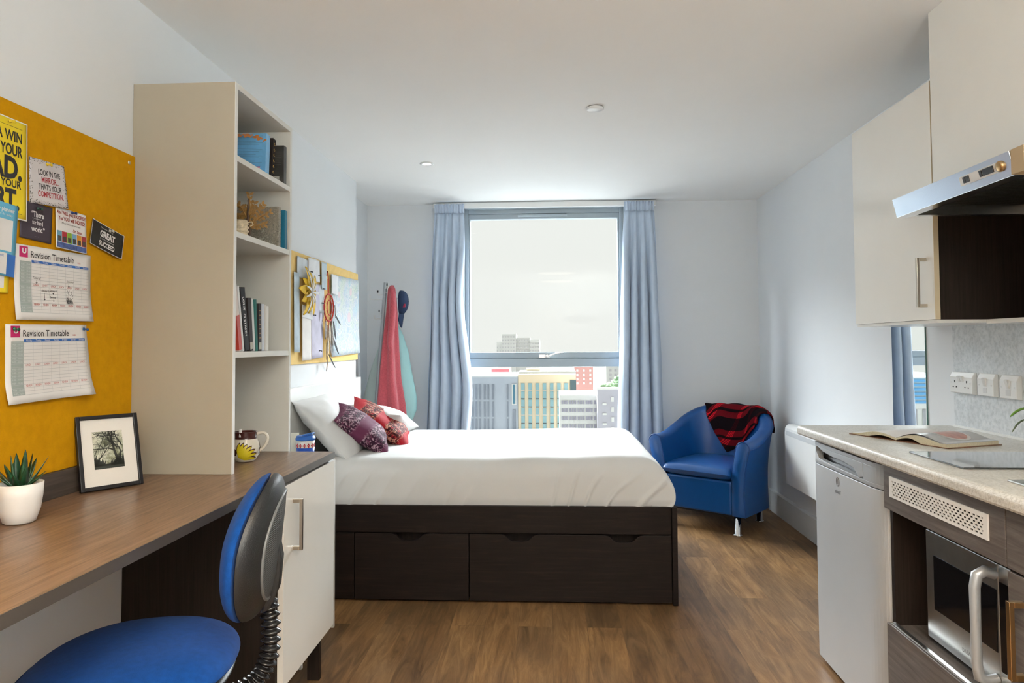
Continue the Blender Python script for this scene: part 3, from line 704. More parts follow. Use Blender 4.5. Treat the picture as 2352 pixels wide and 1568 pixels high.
# recessed control slot
sl = MB(); 
def hoodpt(y, z, o=0): return Vector((hoodx(z) - o, y, z))
ez = Vector((-.015, 0, .063)).normalized(); exn = Vector((-.063, 0, -.015)).normalized()
cc = hoodpt(1.985, 1.7195, .0015)
sl.obox(cc, exn, (0, 1, 0), ez, .0015, .088, .0135); ct = sl.build('control_slot', M['plastic'], hd, bevel=.0012)
for (y, hw) in [(2.048, .005), (2.033, .007), (1.972, .005), (1.940, .022)]:
    MB().obox(hoodpt(y, 1.7195, .0042), exn, (0, 1, 0), ez, .0022, hw, .009).build('slider', M['black'], ct, bevel=.001)
kb = MB(); K = Matrix((ez, Vector((0, 1, 0)), exn)).transposed().to_4x4(); K.translation = hoodpt(1.893, 1.7195, 0)
kb2 = MB().lathe([(.0145, 0), (.015, .003), (.0135, .006), (.009, .008), (0, .009)], (0, 0, 0), 28); kb2.v = [tuple(K @ Vector(v)) for v in kb2.v]
kb2.build('lamp_knob', M['brass'], hd)

# sockets
def socket(y0, y1, label, kind):
    z0, z1 = 1.050, 1.136; x = XR - .006; yc = (y0 + y1) / 2
    t = thing('double_socket' if kind == 2 else 'fused_switch', label, 'socket' if kind == 2 else 'switch', (x, yc, (z0 + z1) / 2))
    MB().prism([(x - .0002, z0), (x - .020, z0 + .003), (x - .020, z1 - .020), (x - .010, z1), (x - .0002, z1)], 'y', y0, y1).build('plate', M['plastic'], t, bevel=.002)
    if kind == 2:
        for dy in (-.010, .010): MB().obox((x - .0205, yc + dy, 1.109), (.9, 0, .25), (0, 1, 0), (-.25, 0, .9), .004, .008, .013).build('rocker_switch', M['plastic'], t, bevel=.001)
        for s in (-1, 1):
            yy = yc + s * .040
            for (a, b, w, h) in [(0, 1.098, .0022, .0045), (-.011, 1.076, .0036, .002), (.011, 1.076, .0036, .002)]:
                bx(x - .0208, x - .0200, yy + a - w, yy + a + w, b - h, b + h).build('pin_hole', M['dark'], t)
    else:
        MB().obox((x - .021, yc, 1.105), (.9, 0, .25), (0, 1, 0), (-.25, 0, .9), .005, .009, .017).build('rocker_switch', M['plastic'], t, bevel=.001)
        bx(x - .0212, x - .0200, yc - .012, yc + .012, 1.063, 1.083).build('fuse_holder', mat('fuse_grey', (.62, .63, .63), .4), t, bevel=.001)
    for s in (-1, 1):
        yy = yc + s * ((y1 - y0) / 2 - .012); MB().obox((x - .0202, yy, 1.093), (1, 0, 0), (0, 1, 0), (0, 0, 1), .0006, .0025, .0025).build('screw', M['steel'], t)
socket(2.795, 2.945, 'white double socket on the splashback, leftmost of the three plates', 2)
socket(2.665, 2.763, 'white switch plate in the middle, next to the double socket', 1)
socket(2.535, 2.630, 'white switch plate nearest the right picture edge', 1)

# mirror and heater on the right wall
mi = thing('wall_mirror', 'frameless mirror on the right wall reflecting the curtain and window', 'mirror', (XR, 3.31, 1.2))
bx(XR - .006, XR - .0005, 3.165, 3.465, .62, 1.80).build('backing', mat('mirror_edge_green', (.10, .22, .20), .2), mi)
bx(XR - .0072, XR - .0061, 3.1655, 3.4645, .6205, 1.7995).build('mirror_glass', M['mirror'], mi)
ht = thing('panel_heater', 'white electric panel heater on the right wall beside the armchair', 'heater', (XR, 4.3, .5))
hp = [(XR - .018, .335), (1.572, .312), (1.560, .325), (1.556, .40), (1.556, .655), (1.560, .690), (1.575, .712), (XR - .018, .712)]
MB().prism(hp, 'y', 3.55, 4.78).build('casing', M['plastic'], ht, bevel=.010)
bx(XR - .018, XR - .0005, 3.7, 4.6, .4, .64).build('wall_bracket', M['silver2'], ht)
bx(1.5545, 1.5565, 3.60, 4.74, .645, .675).build('outlet_strip', mat('heater_grey', (.58, .60, .61), .4), ht)
lg = MB(); put_text(lg, '- - - -', 0, 0, .016, .055, M4=on_right(1.5553, 4.70, .40)); lg.build('logo', M['silver2'], ht)
# ================================================================== TUB ARMCHAIR
# local frame: +x = sitter's forward, y lateral; origin on the floor below the seat centre
ac = thing('tub_armchair', 'blue vinyl tub armchair with chrome feet in the corner by the window', 'armchair', (1.165, 5.045, 0), math.radians(180 + 51))
AW, AD = .335, .315      # half width, half depth
def tub_path(u):
    """u in 0..1 from one arm front round the back to the other arm front; returns point on the centre line, outward normal"""
    fr_ = .165                         # straight arm share
    R = AW - .045
    if u < fr_: s = u / fr_; return Vector((AD - .03 - s * (AD - .03 + .02), -R, 0)), Vector((0, -1, 0)), 0
    if u > 1 - fr_: s = (1 - u) / fr_; return Vector((AD - .03 - s * (AD - .03 + .02), R, 0)), Vector((0, 1, 0)), 0
    a = (u - fr_) / (1 - 2 * fr_) * PI
    c, s = math.cos(a), math.sin(a); e = .80
    x = -.02 - (AD - .06) * abs(s) ** e; y = -R * math.copysign(abs(c) ** e, c)
    n = Vector((-abs(s) ** (2 - e) / .26, -math.copysign(abs(c) ** (2 - e), c) / R, 0)).normalized()
    return Vector((x, y, 0)), n, s
def tub_h(u):
    t = min(u, 1 - u) / .5; t = max(0, (t - .05) / .75); t = min(1, t)
    return .612 + .178 * (t * t * (3 - 2 * t))
TT = .045                               # half thickness
def tub_pt(u, v):
    p, n, s = tub_path(u); h = tub_h(u)
    # cross-section: outside bottom -> outside top -> round -> inside top -> inside bottom
    fl = .035                           # outward flare
    if v < .42: q = v / .42; z = .125 + q * (h - .125 - TT); o = TT + fl * (q ** 1.6) * (.4 + .6 * min(1, q)) - .012 * math.sin(q * PI)
    elif v < .62:
        a = (v - .42) / .20 * PI; z = h - TT + TT * 1.0 * math.sin(a); o = fl + TT * math.cos(a)
    else: q = 1 - (v - .62) / .38; z = .36 + q * (h - .36 - TT); o = -TT + fl * q ** 1.4
    return p + n * o + Vector((0, 0, z))
tb = MB().grid(lambda u, v: tub_pt(u, v), 90, 46)
for uu in (0, 1):                       # arm fronts
    ring = [tub_pt(uu, k / 45) for k in range(46)]; bot = [Vector((ring[-1].x, ring[-1].y, .125))]
    pts = ring + bot; c = sum((Vector(p) for p in pts), Vector()) / len(pts)
    bul = [p + Vector((.012, 0, 0)) + (c - p) * .14 for p in pts]
    n = len(pts)
    tb.add(pts + bul, [(k, (k + 1) % n, n + (k + 1) % n, n + k) for k in range(n)] + [tuple(range(n, 2 * n))], True)
shell = tb.build('shell', M['bluevinyl'], ac, world=False)
# piping along the outer top edge and down the arm fronts
for uu in (0.002, .998):
    MB().tube([tub_pt(uu, k / 40) + Vector((.003, 0, .0)) for k in range(41)], .0045, 8).build('piping', M['bluepipe'], shell, world=False)
MB().tube([tub_pt(k / 80, .415) + tub_path(k / 80)[1] * .001 for k in range(81)], .0035, 8).build('piping', M['bluepipe'], shell, world=False)
# base box between the arms
iw = AW - .09
bsx = MB().prism([(AD - .022, -iw - .0), (AD - .022, iw + .0), (-.10, iw), (-.18, .12), (-.18, -.12), (-.10, -iw)], 'z', .128, .348)
bsx.build('front_apron', M['bluevinyl'], ac, world=False, bevel=.012)
MB().box(-.22, AD - .03, -.24, .24, .118, .130).build('underside', M['black'], ac, world=False)
# seat cushion, domed with a soft front roll
def seatf(u, v, side):
    a, b = u * 2 - 1, v * 2 - 1
    x = .045 + a * (AD - .035); y = b * (iw + .004)
    if a < 0: y *= 1 - .18 * a * a
    th = .046 * (max(0, 1 - abs(a) ** 7) ** .4) * (max(0, 1 - abs(b) ** 9) ** .35)
    crown = .016 * (1 - a * a) * (1 - b * b)
    return Vector((x, y, .393 + side * th + (crown if side > 0 else 0)))
st = MB().grid(lambda u, v: seatf(u, v, 1), 40, 40).grid(lambda u, v: seatf(u, v, -1), 40, 40)
seat_c = st.build('seat_cushion', M['bluevinyl'], ac, world=False)
for (x, y) in [(AD - .055, -AW + .065), (AD - .055, AW - .065), (-AD + .12, -AW + .11), (-AD + .12, AW - .11)]:
    MB().lathe([(0, .0), (.030, 0), (.030, .006), (.021, .010), (.021, .124), (0, .124)], (x, y, 0), 24).build('leg', M['chrome'], ac, world=False)

# tartan throw over the back of the armchair (real thickness, follows the tub)
def tartan():
    m, nt, b = nodes('red_black_tartan'); tc = nt.nodes.new('ShaderNodeTexCoord'); sx = nt.nodes.new('ShaderNodeSeparateXYZ')
    nt.links.new(tc.outputs['UV'], sx.inputs[0])
    def band(ch, mult, stops):
        mm = nt.nodes.new('ShaderNodeMath'); mm.operation = 'MULTIPLY'; mm.inputs[1].default_value = mult; nt.links.new(sx.outputs[ch], mm.inputs[0])
        fr2 = nt.nodes.new('ShaderNodeMath'); fr2.operation = 'FRACT'; nt.links.new(mm.outputs[0], fr2.inputs[0])
        r = nt.nodes.new('ShaderNodeValToRGB'); r.color_ramp.interpolation = 'CONSTANT'; e = r.color_ramp.elements
        while len(e) < len(stops): e.new(.5)
        for k, (p, c) in enumerate(stops): e[k].position = p; e[k].color = (c, c, c, 1)
        nt.links.new(fr2.outputs[0], r.inputs[0]); return r.outputs[0]
    A = band('X', 5.6, [(0, 0), (.30, 1), (.335, 0), (.36, 1), (.395, 0), (.42, 1), (.455, 0), (.48, 1), (.515, 0)])
    A2 = band('X', 5.6, [(0, 0), (.26, 1), (.56, 0), (.9, 0)])
    B = band('Y', 3.8, [(0, 0), (.18, 1), (.40, 0), (.50, 1), (.72, 0)])
    def math2(op, a, c):
        x = nt.nodes.new('ShaderNodeMath'); x.operation = op
        for i, q in enumerate((a, c)):
            if isinstance(q, (int, float)): x.inputs[i].default_value = q
            else: nt.links.new(q, x.inputs[i])
        return x.outputs[0]
    w = math2('ADD', math2('MULTIPLY', B, .26), math2('MULTIPLY', math2('MULTIPLY', A, B), .62)); w = math2('ADD', w, math2('MULTIPLY', A, .10))
    cr = ramp(nt, w, [(0, (.010, .006, .008)), (.12, (.05, .004, .006)), (.30, (.17, .006, .012)), (.9, (.62, .012, .022))])
    nt.links.new(cr, b.inputs['Base Color']); b.inputs['Roughness'].default_value = .95; b.inputs['Specular IOR Level'].default_value = .1
    add_bump(nt, b, tex_noise(nt, coords(nt), 300, 2), .5); return m
M['tartan'] = tartan()
def throw():
    NU, NV = 60, 50; ua, ub = .365, .715
    def P(i, j):
        s, t = i / (NU - 1), j / (NV - 1)
        u = ua + (ub - ua) * s
        p, n, _ = tub_path(u); h = tub_h(u); n = n
        dout = .07 + .03 * math.sin(s * 9) ; din = .02 + .27 * max(0, 1 - abs(s - .36) / (.36 if s < .36 else .62)) ** .9
        L = dout + PI * (TT + .008) + din
        q = t * L; r = TT + .010 + .006 * noise.noise(Vector((s * 7, t * 5, 0))) + .007 * max(0, math.sin(s * 17 + t * 3))
        fl = .035
        if q < dout: z = h - TT - (dout - q); o = fl + r
        elif q < dout + PI * (TT + .008): a = (q - dout) / (TT + .008); z = h - TT + r * math.sin(a); o = fl + r * math.cos(a)
        else:
            dd_ = q - dout - PI * (TT + .008); z = h - TT - dd_; o = -TT + fl * max(0, 1 - dd_ / (h - .36 - TT)) ** 1.4 - .014 - .004 * math.sin(s * 11)
        z += .010 * noise.noise(Vector((s * 6, t * 2, 7)))
        return p + n * o + Vector((0, 0, z)), (s * .62 + .25 * t, q / .75 + .25 * s)
    vs, uv = [], []
    for j in range(NV):
        for i in range(NU): a, b_ = P(i, j); vs.append(a); uv.append(b_)
    fs = [(j * NU + i, j * NU + i + 1, (j + 1) * NU + i + 1, (j + 1) * NU + i) for j in range(NV - 1) for i in range(NU - 1)]
    mb = MB().add(vs, fs, True); o = mb.build('tartan_throw', M['tartan'], None, solid=.005)
    ul = o.data.uv_layers.new(name='UVMap')
    for lp in o.data.loops: ul.data[lp.index].uv = uv[lp.vertex_index]
    o.location = ac.location; o.rotation_euler = ac.rotation_euler
    return tag(o, 'red and black tartan throw draped over the back of the blue armchair', 'throw')
throw()

# ================================================================== COAT STAND AND CLOTHES
cs = thing('coat_stand', 'slim white metal coat stand with hooks in the far left corner', 'coat stand', (-1.36, 5.30, 0))
top = Vector((-1.268, 5.30, 1.735)); foot = Vector((-1.400, 5.30, .02)); ax = (top - foot).normalized()
MB().tube([foot, top], .016, 16).build('pole', M['silver2'], cs)
sp = MB().tube([foot + Vector((.022, -.012, 0)) + ax * 1.15, top + Vector((.022, -.012, 0)) - ax * .02], .007, 10); sp.build('side_rod', M['steel'], cs)
for k in range(4):
    a = k * PI / 2 + .5; e = foot + Vector((.16 * math.cos(a) * (.6 if math.cos(a) < 0 else 1), .16 * math.sin(a), 0)); e.z = .012
    MB().tube([foot + Vector((0, 0, .05)), (foot + e) / 2 + Vector((0, 0, .02)), e], .009, 8).build('foot', M['silver2'], cs)
def hook(h, dx, dy, up):
    p = foot + ax * h; q = p + Vector((dx, dy, 0))
    mb = MB().tube([p, p + Vector((dx * .8, dy * .8, 0)), q, q + Vector((0, 0, up * .5)), q + Vector((0, 0, up))], .0042, 8)
    mb.tube([p + Vector((0, 0, .035)), p + Vector((dx * .42, dy * .42, .035)), p + Vector((dx * .46, dy * .46, .055))], .004, 8)
    hk = mb.build('hook', M['plastic'], cs)
    c = p + Vector((dx * .46, dy * .46, .062)); MB().box(c.x - .004, c.x + .004, c.y - .004, c.y + .004, c.z - .009, c.z + .007).build('hook_tip', M['black'], hk)
hook(1.59, -.105, -.03, .035); hook(1.44, -.055, -.04, .03); hook(1.64, .05, -.07, .03); hook(1.60, .11, .0, .03); hook(1.35, .06, .03, .03)

def garment(name, m, label, cat, keys, folds, seed, amp=.16, base=None):
    """hanging cloth: closed cross-sections stacked from top to hem. keys: (z, cx, cy, half width, half depth)"""
    def fn(u, v):
        t = v * (len(keys) - 1); i = min(int(t), len(keys) - 2); f = t - i; f = f * f * (3 - 2 * f) if 0 else f
        z, cx, cy, a, b_ = [keys[i][k] * (1 - f) + keys[i + 1][k] * f for k in range(5)]
        th = u * 2 * PI; g = min(1, v * 3)
        r = 1 + g * amp * math.sin(folds * th + seed + 1.6 * noise.noise(Vector((v * 2, seed, 0)))) + g * amp * .8 * noise.noise(Vector((math.cos(th) * 1.5, math.sin(th) * 1.5, v * 3 + seed)))
        return Vector((cx + a * r * math.cos(th), cy + b_ * r * math.sin(th), z + .006 * math.sin(3 * th + seed) * v))
    mb = MB().grid(fn, 110, 70, closeu=True)
    n = 110; mb.add([fn(i / n, 0) for i in range(n)], [tuple(range(n))]); mb.add([fn(i / n, 1) for i in range(n)], [tuple(range(n))])
    o = mb.build(name, m, off=base or (keys[0][1], keys[0][2], keys[0][0])); return tag(o, label, cat)
M['coral'] = mat('coral_towelling', (.46, .085, .105), .95, var=.16, vscale=90, bump=.6, bscale=260, sheen=.3, spec=.1)
M['teal'] = mat('pale_teal_cloth', (.42, .74, .76), .8, var=.04, bump=.1)
M['mint'] = mat('pale_grey_green_cloth', (.46, .56, .54), .8, var=.04)
rb = garment('dressing_gown', M['coral'], 'coral red towelling dressing gown hanging on the coat stand', 'dressing gown',
        [(1.705, -1.195, 5.20, .012, .015), (1.68, -1.197, 5.19, .026, .035), (1.60, -1.195, 5.19, .033, .06), (1.48, -1.194, 5.19, .038, .07), (1.35, -1.200, 5.19, .046, .075), (1.22, -1.207, 5.19, .056, .08), (1.0, -1.212, 5.19, .076, .09), (.80, -1.206, 5.19, .100, .09), (.60, -1.200, 5.19, .110, .09), (.50, -1.20, 5.19, .112, .09)], 5, 1.1)
# sleeve of the gown
sv = MB().tube([(-1.175, 5.13, 1.64), (-1.168, 5.105, 1.52), (-1.175, 5.10, 1.40), (-1.190, 5.105, 1.27), (-1.180, 5.11, 1.215)], [.030, .036, .034, .030, .020], 16, flat=.7)
sv.build('sleeve', M['coral'], rb, world=True)
garment('jacket', M['teal'], 'pale turquoise jacket hanging behind the red dressing gown', 'jacket',
        [(1.40, -1.185, 5.33, .012, .02), (1.33, -1.170, 5.33, .030, .04), (1.20, -1.150, 5.33, .050, .05), (1.0, -1.135, 5.33, .068, .06), (.85, -1.115, 5.33, .076, .06), (.75, -1.110, 5.33, .072, .06), (.68, -1.115, 5.33, .050, .05)], 4, 2.2, .10)
garment('shirt', M['mint'], 'pale grey-green shirt hanging on the left of the coat stand', 'shirt',
        [(1.32, -1.30, 5.36, .006, .02), (1.20, -1.315, 5.37, .035, .04), (1.05, -1.335, 5.37, .065, .05), (.90, -1.355, 5.37, .085, .06), (.70, -1.36, 5.37, .10, .06), (.60, -1.36, 5.37, .10, .06)], 4, .4, .10)
# baseball cap hanging on a hook, brim down
cap = thing('baseball_cap', 'navy baseball cap hanging beside the red dressing gown', 'cap', (-1.128, 5.27, 1.56))
def capf(u, v):
    a = u * 2 * PI; b_ = v * PI / 2
    x = .055 * math.cos(b_) * math.cos(a); y = .085 * math.cos(b_) * math.sin(a); z = .085 * math.sin(b_)
    return x, y, z
cm = MB(); 
def capP(u, v):
    a = u * 2 * PI; b_ = v * PI / 2; rr = max(0, math.cos(b_)) ** .8
    # crown axis points to +x (right), opening to -x; long axis vertical
    return Vector((-1.150 + .062 * math.sin(b_), 5.27 + .075 * rr * math.sin(a), 1.575 + .095 * rr * math.cos(a) + .012 * math.sin(b_)))
cm.grid(capP, 48, 16, closeu=True); cw = cm.build('crown', M['felt'], cap, solid=.003)
br_ = MB()
def brimP(u, v):
    a = (u - .5) * PI * .85; r = .062 + .0 * v
    return Vector((-1.148 - .008 * v + .022 * math.cos(a) * (1 - v * .2) , 5.27 + (.070 - .012 * v * v) * math.sin(a), 1.495 - .105 * v * (math.cos(a) ** .6 if math.cos(a) > 0 else 0) - .004))
br_.grid(brimP, 30, 12); br_.build('brim', M['felt'], cap, solid=.004)
MB().lathe([(0, .004), (.006, .002), (.007, -.002)], (0, 0, 0), 12)
o = MB().obox((-1.087, 5.27, 1.587), (1, 0, 0), (0, 1, 0), (0, 0, 1), .003, .006, .006).build('button', M['felt'], cap, bevel=.002)
lm = MB().obox((-1.108, 5.212, 1.552), (1, -.35, 0), (.35, 1, 0), (0, 0, 1), .012, .003, .014); lm.build('badge', mat('red_badge', (.35, .03, .08), .6), cap, bevel=.002)

# ================================================================== OFFICE CHAIR
oc = thing('office_chair', 'blue office chair with black plastic back pushed under the desk', 'office chair', (-1.000, 1.640, 0), math.radians(195))
def dome(w, d, zt_, zb_, n1=2.4, n2=3, front=0):
    """rounded slab (seat): x depth d, y width w"""
    def fn(u, v, side):
        a = u * 2 * PI; r = math.sin(v * PI / 2)
        c, s = math.cos(a), math.sin(a); e = 2 / n1
        x = d * math.copysign(abs(c) ** e, c) * r; y = w * math.copysign(abs(s) ** e, s) * r
        k = max(0, 1 - r ** n2) ** .5
        if side > 0: z = zb_ + (zt_ - zb_) * (.30 + .70 * k) - .012 * max(0, x / d) ** 2
        else: z = zb_ + (zt_ - zb_) * .30 * (1 - k)
        return Vector((x, y, z))
    return MB().grid(lambda u, v: fn(u, v, 1), 72, 26, closeu=True).grid(lambda u, v: fn(u, v, -1), 72, 26, closeu=True)
sm = dome(.245, .235, .552, .474); sc = sm.build('seat', M['bluefab'], oc, world=False)
dome(.235, .225, .490, .456).build('seat_shell', M['rubber'], oc, world=False)
# backrest: blue pad in front, textured black shell behind, facing +x locally; origin at its middle
BZ, BH, BWd = .766, .168, .195
def back_out(a):
    c, s = math.cos(a), math.sin(a); e = .82
    y = BWd * math.copysign(abs(c) ** e, c); z = BH * math.copysign(abs(s) ** e, s)
    y *= 1 - .22 * max(0, s) ** 1.5
    return y, z
def lean(z): return -.262 - .014 * (z / BH) - .030 * (z / BH) ** 2 * (1 if z > 0 else .3)
def backf(u, v, x_in, bulge, sc_=1.0):
    y, z = back_out(u * 2 * PI); r = math.sin(v * PI / 2) * sc_
    y *= r; z *= r; k = max(0, 1 - (r / sc_) ** 2.6) ** .5
    return Vector((lean(z) + x_in + bulge * k + .25 * y * y, y, BZ + z))
pad = MB().grid(lambda u, v: backf(u, v, .0, .050), 80, 24, closeu=True).grid(lambda u, v: backf(u, v, .0, -.006), 80, 24, closeu=True)
pad.build('back_pad', M['bluefab'], oc, world=False)
sh = MB().grid(lambda u, v: backf(u, v, -.008, -.062), 80, 24, closeu=True).grid(lambda u, v: backf(u, v, -.008, .004), 80, 24, closeu=True)
shl = sh.build('back_shell', M['rubber'], oc, world=False)
def mesh_mat():
    m, nt, b = nodes('dotted_mesh_plastic'); tc = nt.nodes.new('ShaderNodeTexCoord'); mp = nt.nodes.new('ShaderNodeMapping'); mp.inputs['Rotation'].default_value = (PI / 4, 0, 0)
    nt.links.new(tc.outputs['Object'], mp.inputs[0]); sx = nt.nodes.new('ShaderNodeSeparateXYZ'); nt.links.new(mp.outputs[0], sx.inputs[0])
    def sn(ch):
        a = nt.nodes.new('ShaderNodeMath'); a.operation = 'MULTIPLY'; a.inputs[1].default_value = 900; nt.links.new(sx.outputs[ch], a.inputs[0])
        s = nt.nodes.new('ShaderNodeMath'); s.operation = 'SINE'; nt.links.new(a.outputs[0], s.inputs[0]); return s.outputs[0]
    ml = nt.nodes.new('ShaderNodeMath'); ml.operation = 'MULTIPLY'; nt.links.new(sn('Y'), ml.inputs[0]); nt.links.new(sn('Z'), ml.inputs[1])
    nt.links.new(ramp(nt, ml.outputs[0], [(.05, (.03, .033, .036)), (.35, (.16, .18, .19))]), b.inputs['Base Color']); b.inputs['Roughness'].default_value = .4
    add_bump(nt, b, ml.outputs[0], .5, .001); return m
def panelf(u, v, off):
    y, z = back_out(u * 2 * PI); r = v * .74; y *= r; z *= r; k = max(0, 1 - r ** 2.6) ** .5
    return Vector((lean(z) - .008 + off - .062 * k + .25 * y * y, y, BZ + z))
MB().grid(lambda u, v: panelf(u, .001 + v * .999, -.0015) , 60, 20, closeu=True).build('mesh_panel', mesh_mat(), shl, world=False)
MB().tube([panelf(k / 60, 1, -.001) for k in range(61)], .004, 8).build('panel_rim', mat('grey_rim', (.14, .15, .155), .35), shl, world=False)
brk = MB().prism([(-.290, .60), (-.312, .61), (-.334, .66), (-.340, .73), (-.332, .775), (-.315, .775), (-.300, .70)], 'y', -.030, .030)
brk.build('back_bracket', M['rubber'], oc, world=False, bevel=.008)
# corrugated gaiter over the J-bar
path = [Vector(p) for p in [(-.305, 0, .625), (-.312, 0, .56), (-.308, 0, .49), (-.285, 0, .440), (-.24, 0, .412), (-.18, 0, .400), (-.12, 0, .398)]]
pp = spline(path, 240); MB().tube(pp, [.0155 + .0045 * math.sin(i / 240 * 2 * PI * 22) for i in range(240)], 18, flat=1.25).build('gaiter', mat('glossy_black_rubber', (.012, .012, .013), .16), oc, world=False)
MB().box(-.14, .12, -.09, .09, .405, .450).build('mechanism', M['black'], oc, world=False, bevel=.01)
MB().tube([(.0, -.09, .43), (.0, -.20, .43), (.0, -.235, .425)], [.006, .006, .010], 10).build('height_lever', M['black'], oc, world=False)
MB().lathe([(0, .10), (.030, .10), (.030, .26), (.016, .262), (.016, .405), (0, .405)], (0, 0, 0), 24).build('gas_column', M['black'], oc, world=False)
for k in range(5):
    a = k * 2 * PI / 5 + .3; c, s = math.cos(a), math.sin(a)
    lg = MB().tube([(.02 * c, .02 * s, .115), (.15 * c, .15 * s, .10), (.27 * c, .27 * s, .075)], [.026, .022, .016], 12, flat=.7).build('base_leg', M['black'], oc, world=False)
    w = MB(); pc = Vector((.27 * c, .27 * s, .028)); tx = Vector((-s, c, 0))
    w.tube([pc - tx * .022, pc - tx * .004], .027, 20).tube([pc + tx * .004, pc + tx * .022], .027, 20).tube([pc, pc + Vector((0, 0, .045))], .006, 10)
    w.build('castor', M['black'], lg, world=False)

# ================================================================== THINGS ON THE DESK
pot = thing('potted_succulent', 'dark spiky succulent in a small white pot at the left end of the desk', 'potted plant', (-1.238, 1.575, .8475))
c = (-1.238, 1.575, .8475)
MB().lathe([(0, .0), (.027, 0), (.033, .004), (.041, .030), (.0455, .062), (.047, .092), (.0445, .092), (.042, .060), (.038, .05), (0, .05)], c, 48).build('pot', M['ceramic'], pot)
MB().lathe([(0, .084), (.030, .083), (.0438, .078)], c, 32).build('soil', M['soil'], pot)
def spiky(base, d, L, w, t, curve):
    d = Vector(d).normalized(); side = d.cross(Vector((0, 0, 1))); side = side.normalized() if side.length > .01 else Vector((1, 0, 0)); nrm = side.cross(d).normalized()
    N = 9; vs = []
    for i in range(N):
        s = i / (N - 1); p = Vector(base) + d * L * s + nrm * curve * L * s * s; ww = w * (1 - s) ** .75 * (1 - .25 * (1 - s)) + .0004
        tt = t * (1 - s) + .0003
        vs += [p - side * ww + nrm * tt * .4, p + nrm * (-tt * .2), p + side * ww + nrm * tt * .4, p - nrm * tt]
    fs = [(i * 4 + k, i * 4 + (k + 1) % 4, (i + 1) * 4 + (k + 1) % 4, (i + 1) * 4 + k) for i in range(N - 1) for k in range(4)] + [((N - 1) * 4, (N - 1) * 4 + 1, (N - 1) * 4 + 2, (N - 1) * 4 + 3)]
    return vs, fs
for ring, (n, el, L, w) in enumerate([(6, 30, .055, .015), (6, 52, .074, .016), (4, 74, .084, .015)]):
    for k in range(n):
        a = k * 2 * PI / n + ring * .5 + random.uniform(-.15, .15); e = math.radians(el + random.uniform(-6, 6))
        mb = MB(); vs, fs = spiky((c[0] + .010 * math.cos(a), c[1] + .010 * math.sin(a), c[2] + .082), (math.cos(a) * math.cos(e), math.sin(a) * math.cos(e), math.sin(e)), L * random.uniform(.85, 1.1), w, .005, .10)
        mb.add(vs, fs, True).build('leaf', M['leaf'], pot)

# picture frame leaning against the bookshelf side
pfr = thing('picture_frame', 'black picture frame with a woodland photograph standing on the desk', 'picture frame', (-1.262, 1.952, .848))
ang = math.atan2(.129, .093); u_ = Vector((math.cos(ang), math.sin(ang), 0)); nrm = Vector((math.sin(ang), -math.cos(ang), 0))
tilt = math.radians(15); up_ = Vector((0, 0, 1)) * math.cos(tilt) - nrm * math.sin(tilt); nn = nrm * math.cos(tilt) + Vector((0, 0, 1)) * math.sin(tilt)
FW, FH = .166, .212
def fbox(x0, x1, z0, z1, d0, d1, mb=None):
    mb = mb or MB(); o_ = Vector(pfr.location); c_ = o_ + u_ * (x0 + x1) / 2 + up_ * (z0 + z1) / 2 + nn * (d0 + d1) / 2
    return mb.obox(c_, u_, up_, nn, (x1 - x0) / 2, (z1 - z0) / 2, (d1 - d0) / 2)
mb = fbox(-FW / 2, -FW / 2 + .011, 0, FH, 0, .016); fbox(FW / 2 - .011, FW / 2, 0, FH, 0, .016, mb); fbox(-FW / 2 + .011, FW / 2 - .011, 0, .011, 0, .016, mb); fbox(-FW / 2 + .011, FW / 2 - .011, FH - .011, FH, 0, .016, mb)
mb.build('frame', mat('black_lacquer', (.006, .005, .006), .4, spec=.3), pfr, bevel=.0015)
fbox(-FW / 2 + .011, FW / 2 - .011, .011, FH - .011, .002, .009).build('mount', mat('cream_mount', (.74, .71, .66), .7), pfr)
PX0, PX1, PZ0, PZ1 = -.042, .038, .058, .165
def photo_mat():
    m, nt, b = nodes('woodland_photo'); v = coords(nt)
    n = tex_noise(nt, v, 22, 4, .6); n2 = tex_noise(nt, v, 90, 6, .8, 1)
    a = nt.nodes.new('ShaderNodeMath'); a.operation = 'MULTIPLY_ADD'; a.inputs[1].default_value = .5; nt.links.new(n2, a.inputs[0]); nt.links.new(n, a.inputs[2])
    nt.links.new(ramp(nt, a.outputs[0], [(.62, (.10, .11, .05)), (.70, (.30, .31, .22)), (.86, (.60, .60, .48))]), b.inputs['Base Color']); b.inputs['Roughness'].default_value = .5; return m
fbox(PX0, PX1, PZ0, PZ1, .0091, .0098).build('photograph', photo_mat(), pfr)
# the dark tree branches and undergrowth of the picture, printed as fine relief
br = MB(); rnd = random.Random(5)
def F2(x, z, d=.0100): return Vector(pfr.location) + u_ * x + up_ * z + nn * d
def strip(pts, w0, w1):
    n = len(pts); vs = []
    for i, (x, z) in enumerate(pts):
        x0, z0 = pts[max(0, i - 1)]; x1, z1 = pts[min(n - 1, i + 1)]; tx, tz = x1 - x0, z1 - z0; l = math.hypot(tx, tz) or 1; w = w0 + (w1 - w0) * i / (n - 1)
        for s in (-1, 1):
            xx = min(PX1, max(PX0, x - tz / l * w * s)); zz = min(PZ1, max(PZ0, z + tx / l * w * s)); vs.append(F2(xx, zz))
    br.add(vs, [(2 * i, 2 * i + 1, 2 * i + 3, 2 * i + 2) for i in range(n - 1)])
def grow(x, z, a, L, w, dep):
    pts = [(x, z)]; 
    for k in range(5):
        a += rnd.uniform(-.35, .35); x += math.cos(a) * L / 5; z += math.sin(a) * L / 5; pts.append((x, z))
        if dep and rnd.random() < .75: grow(x, z, a + rnd.choice((-1, 1)) * rnd.uniform(.4, 1.0), L * .6, w * .5, dep - 1)
    strip(pts, w, w * .45)
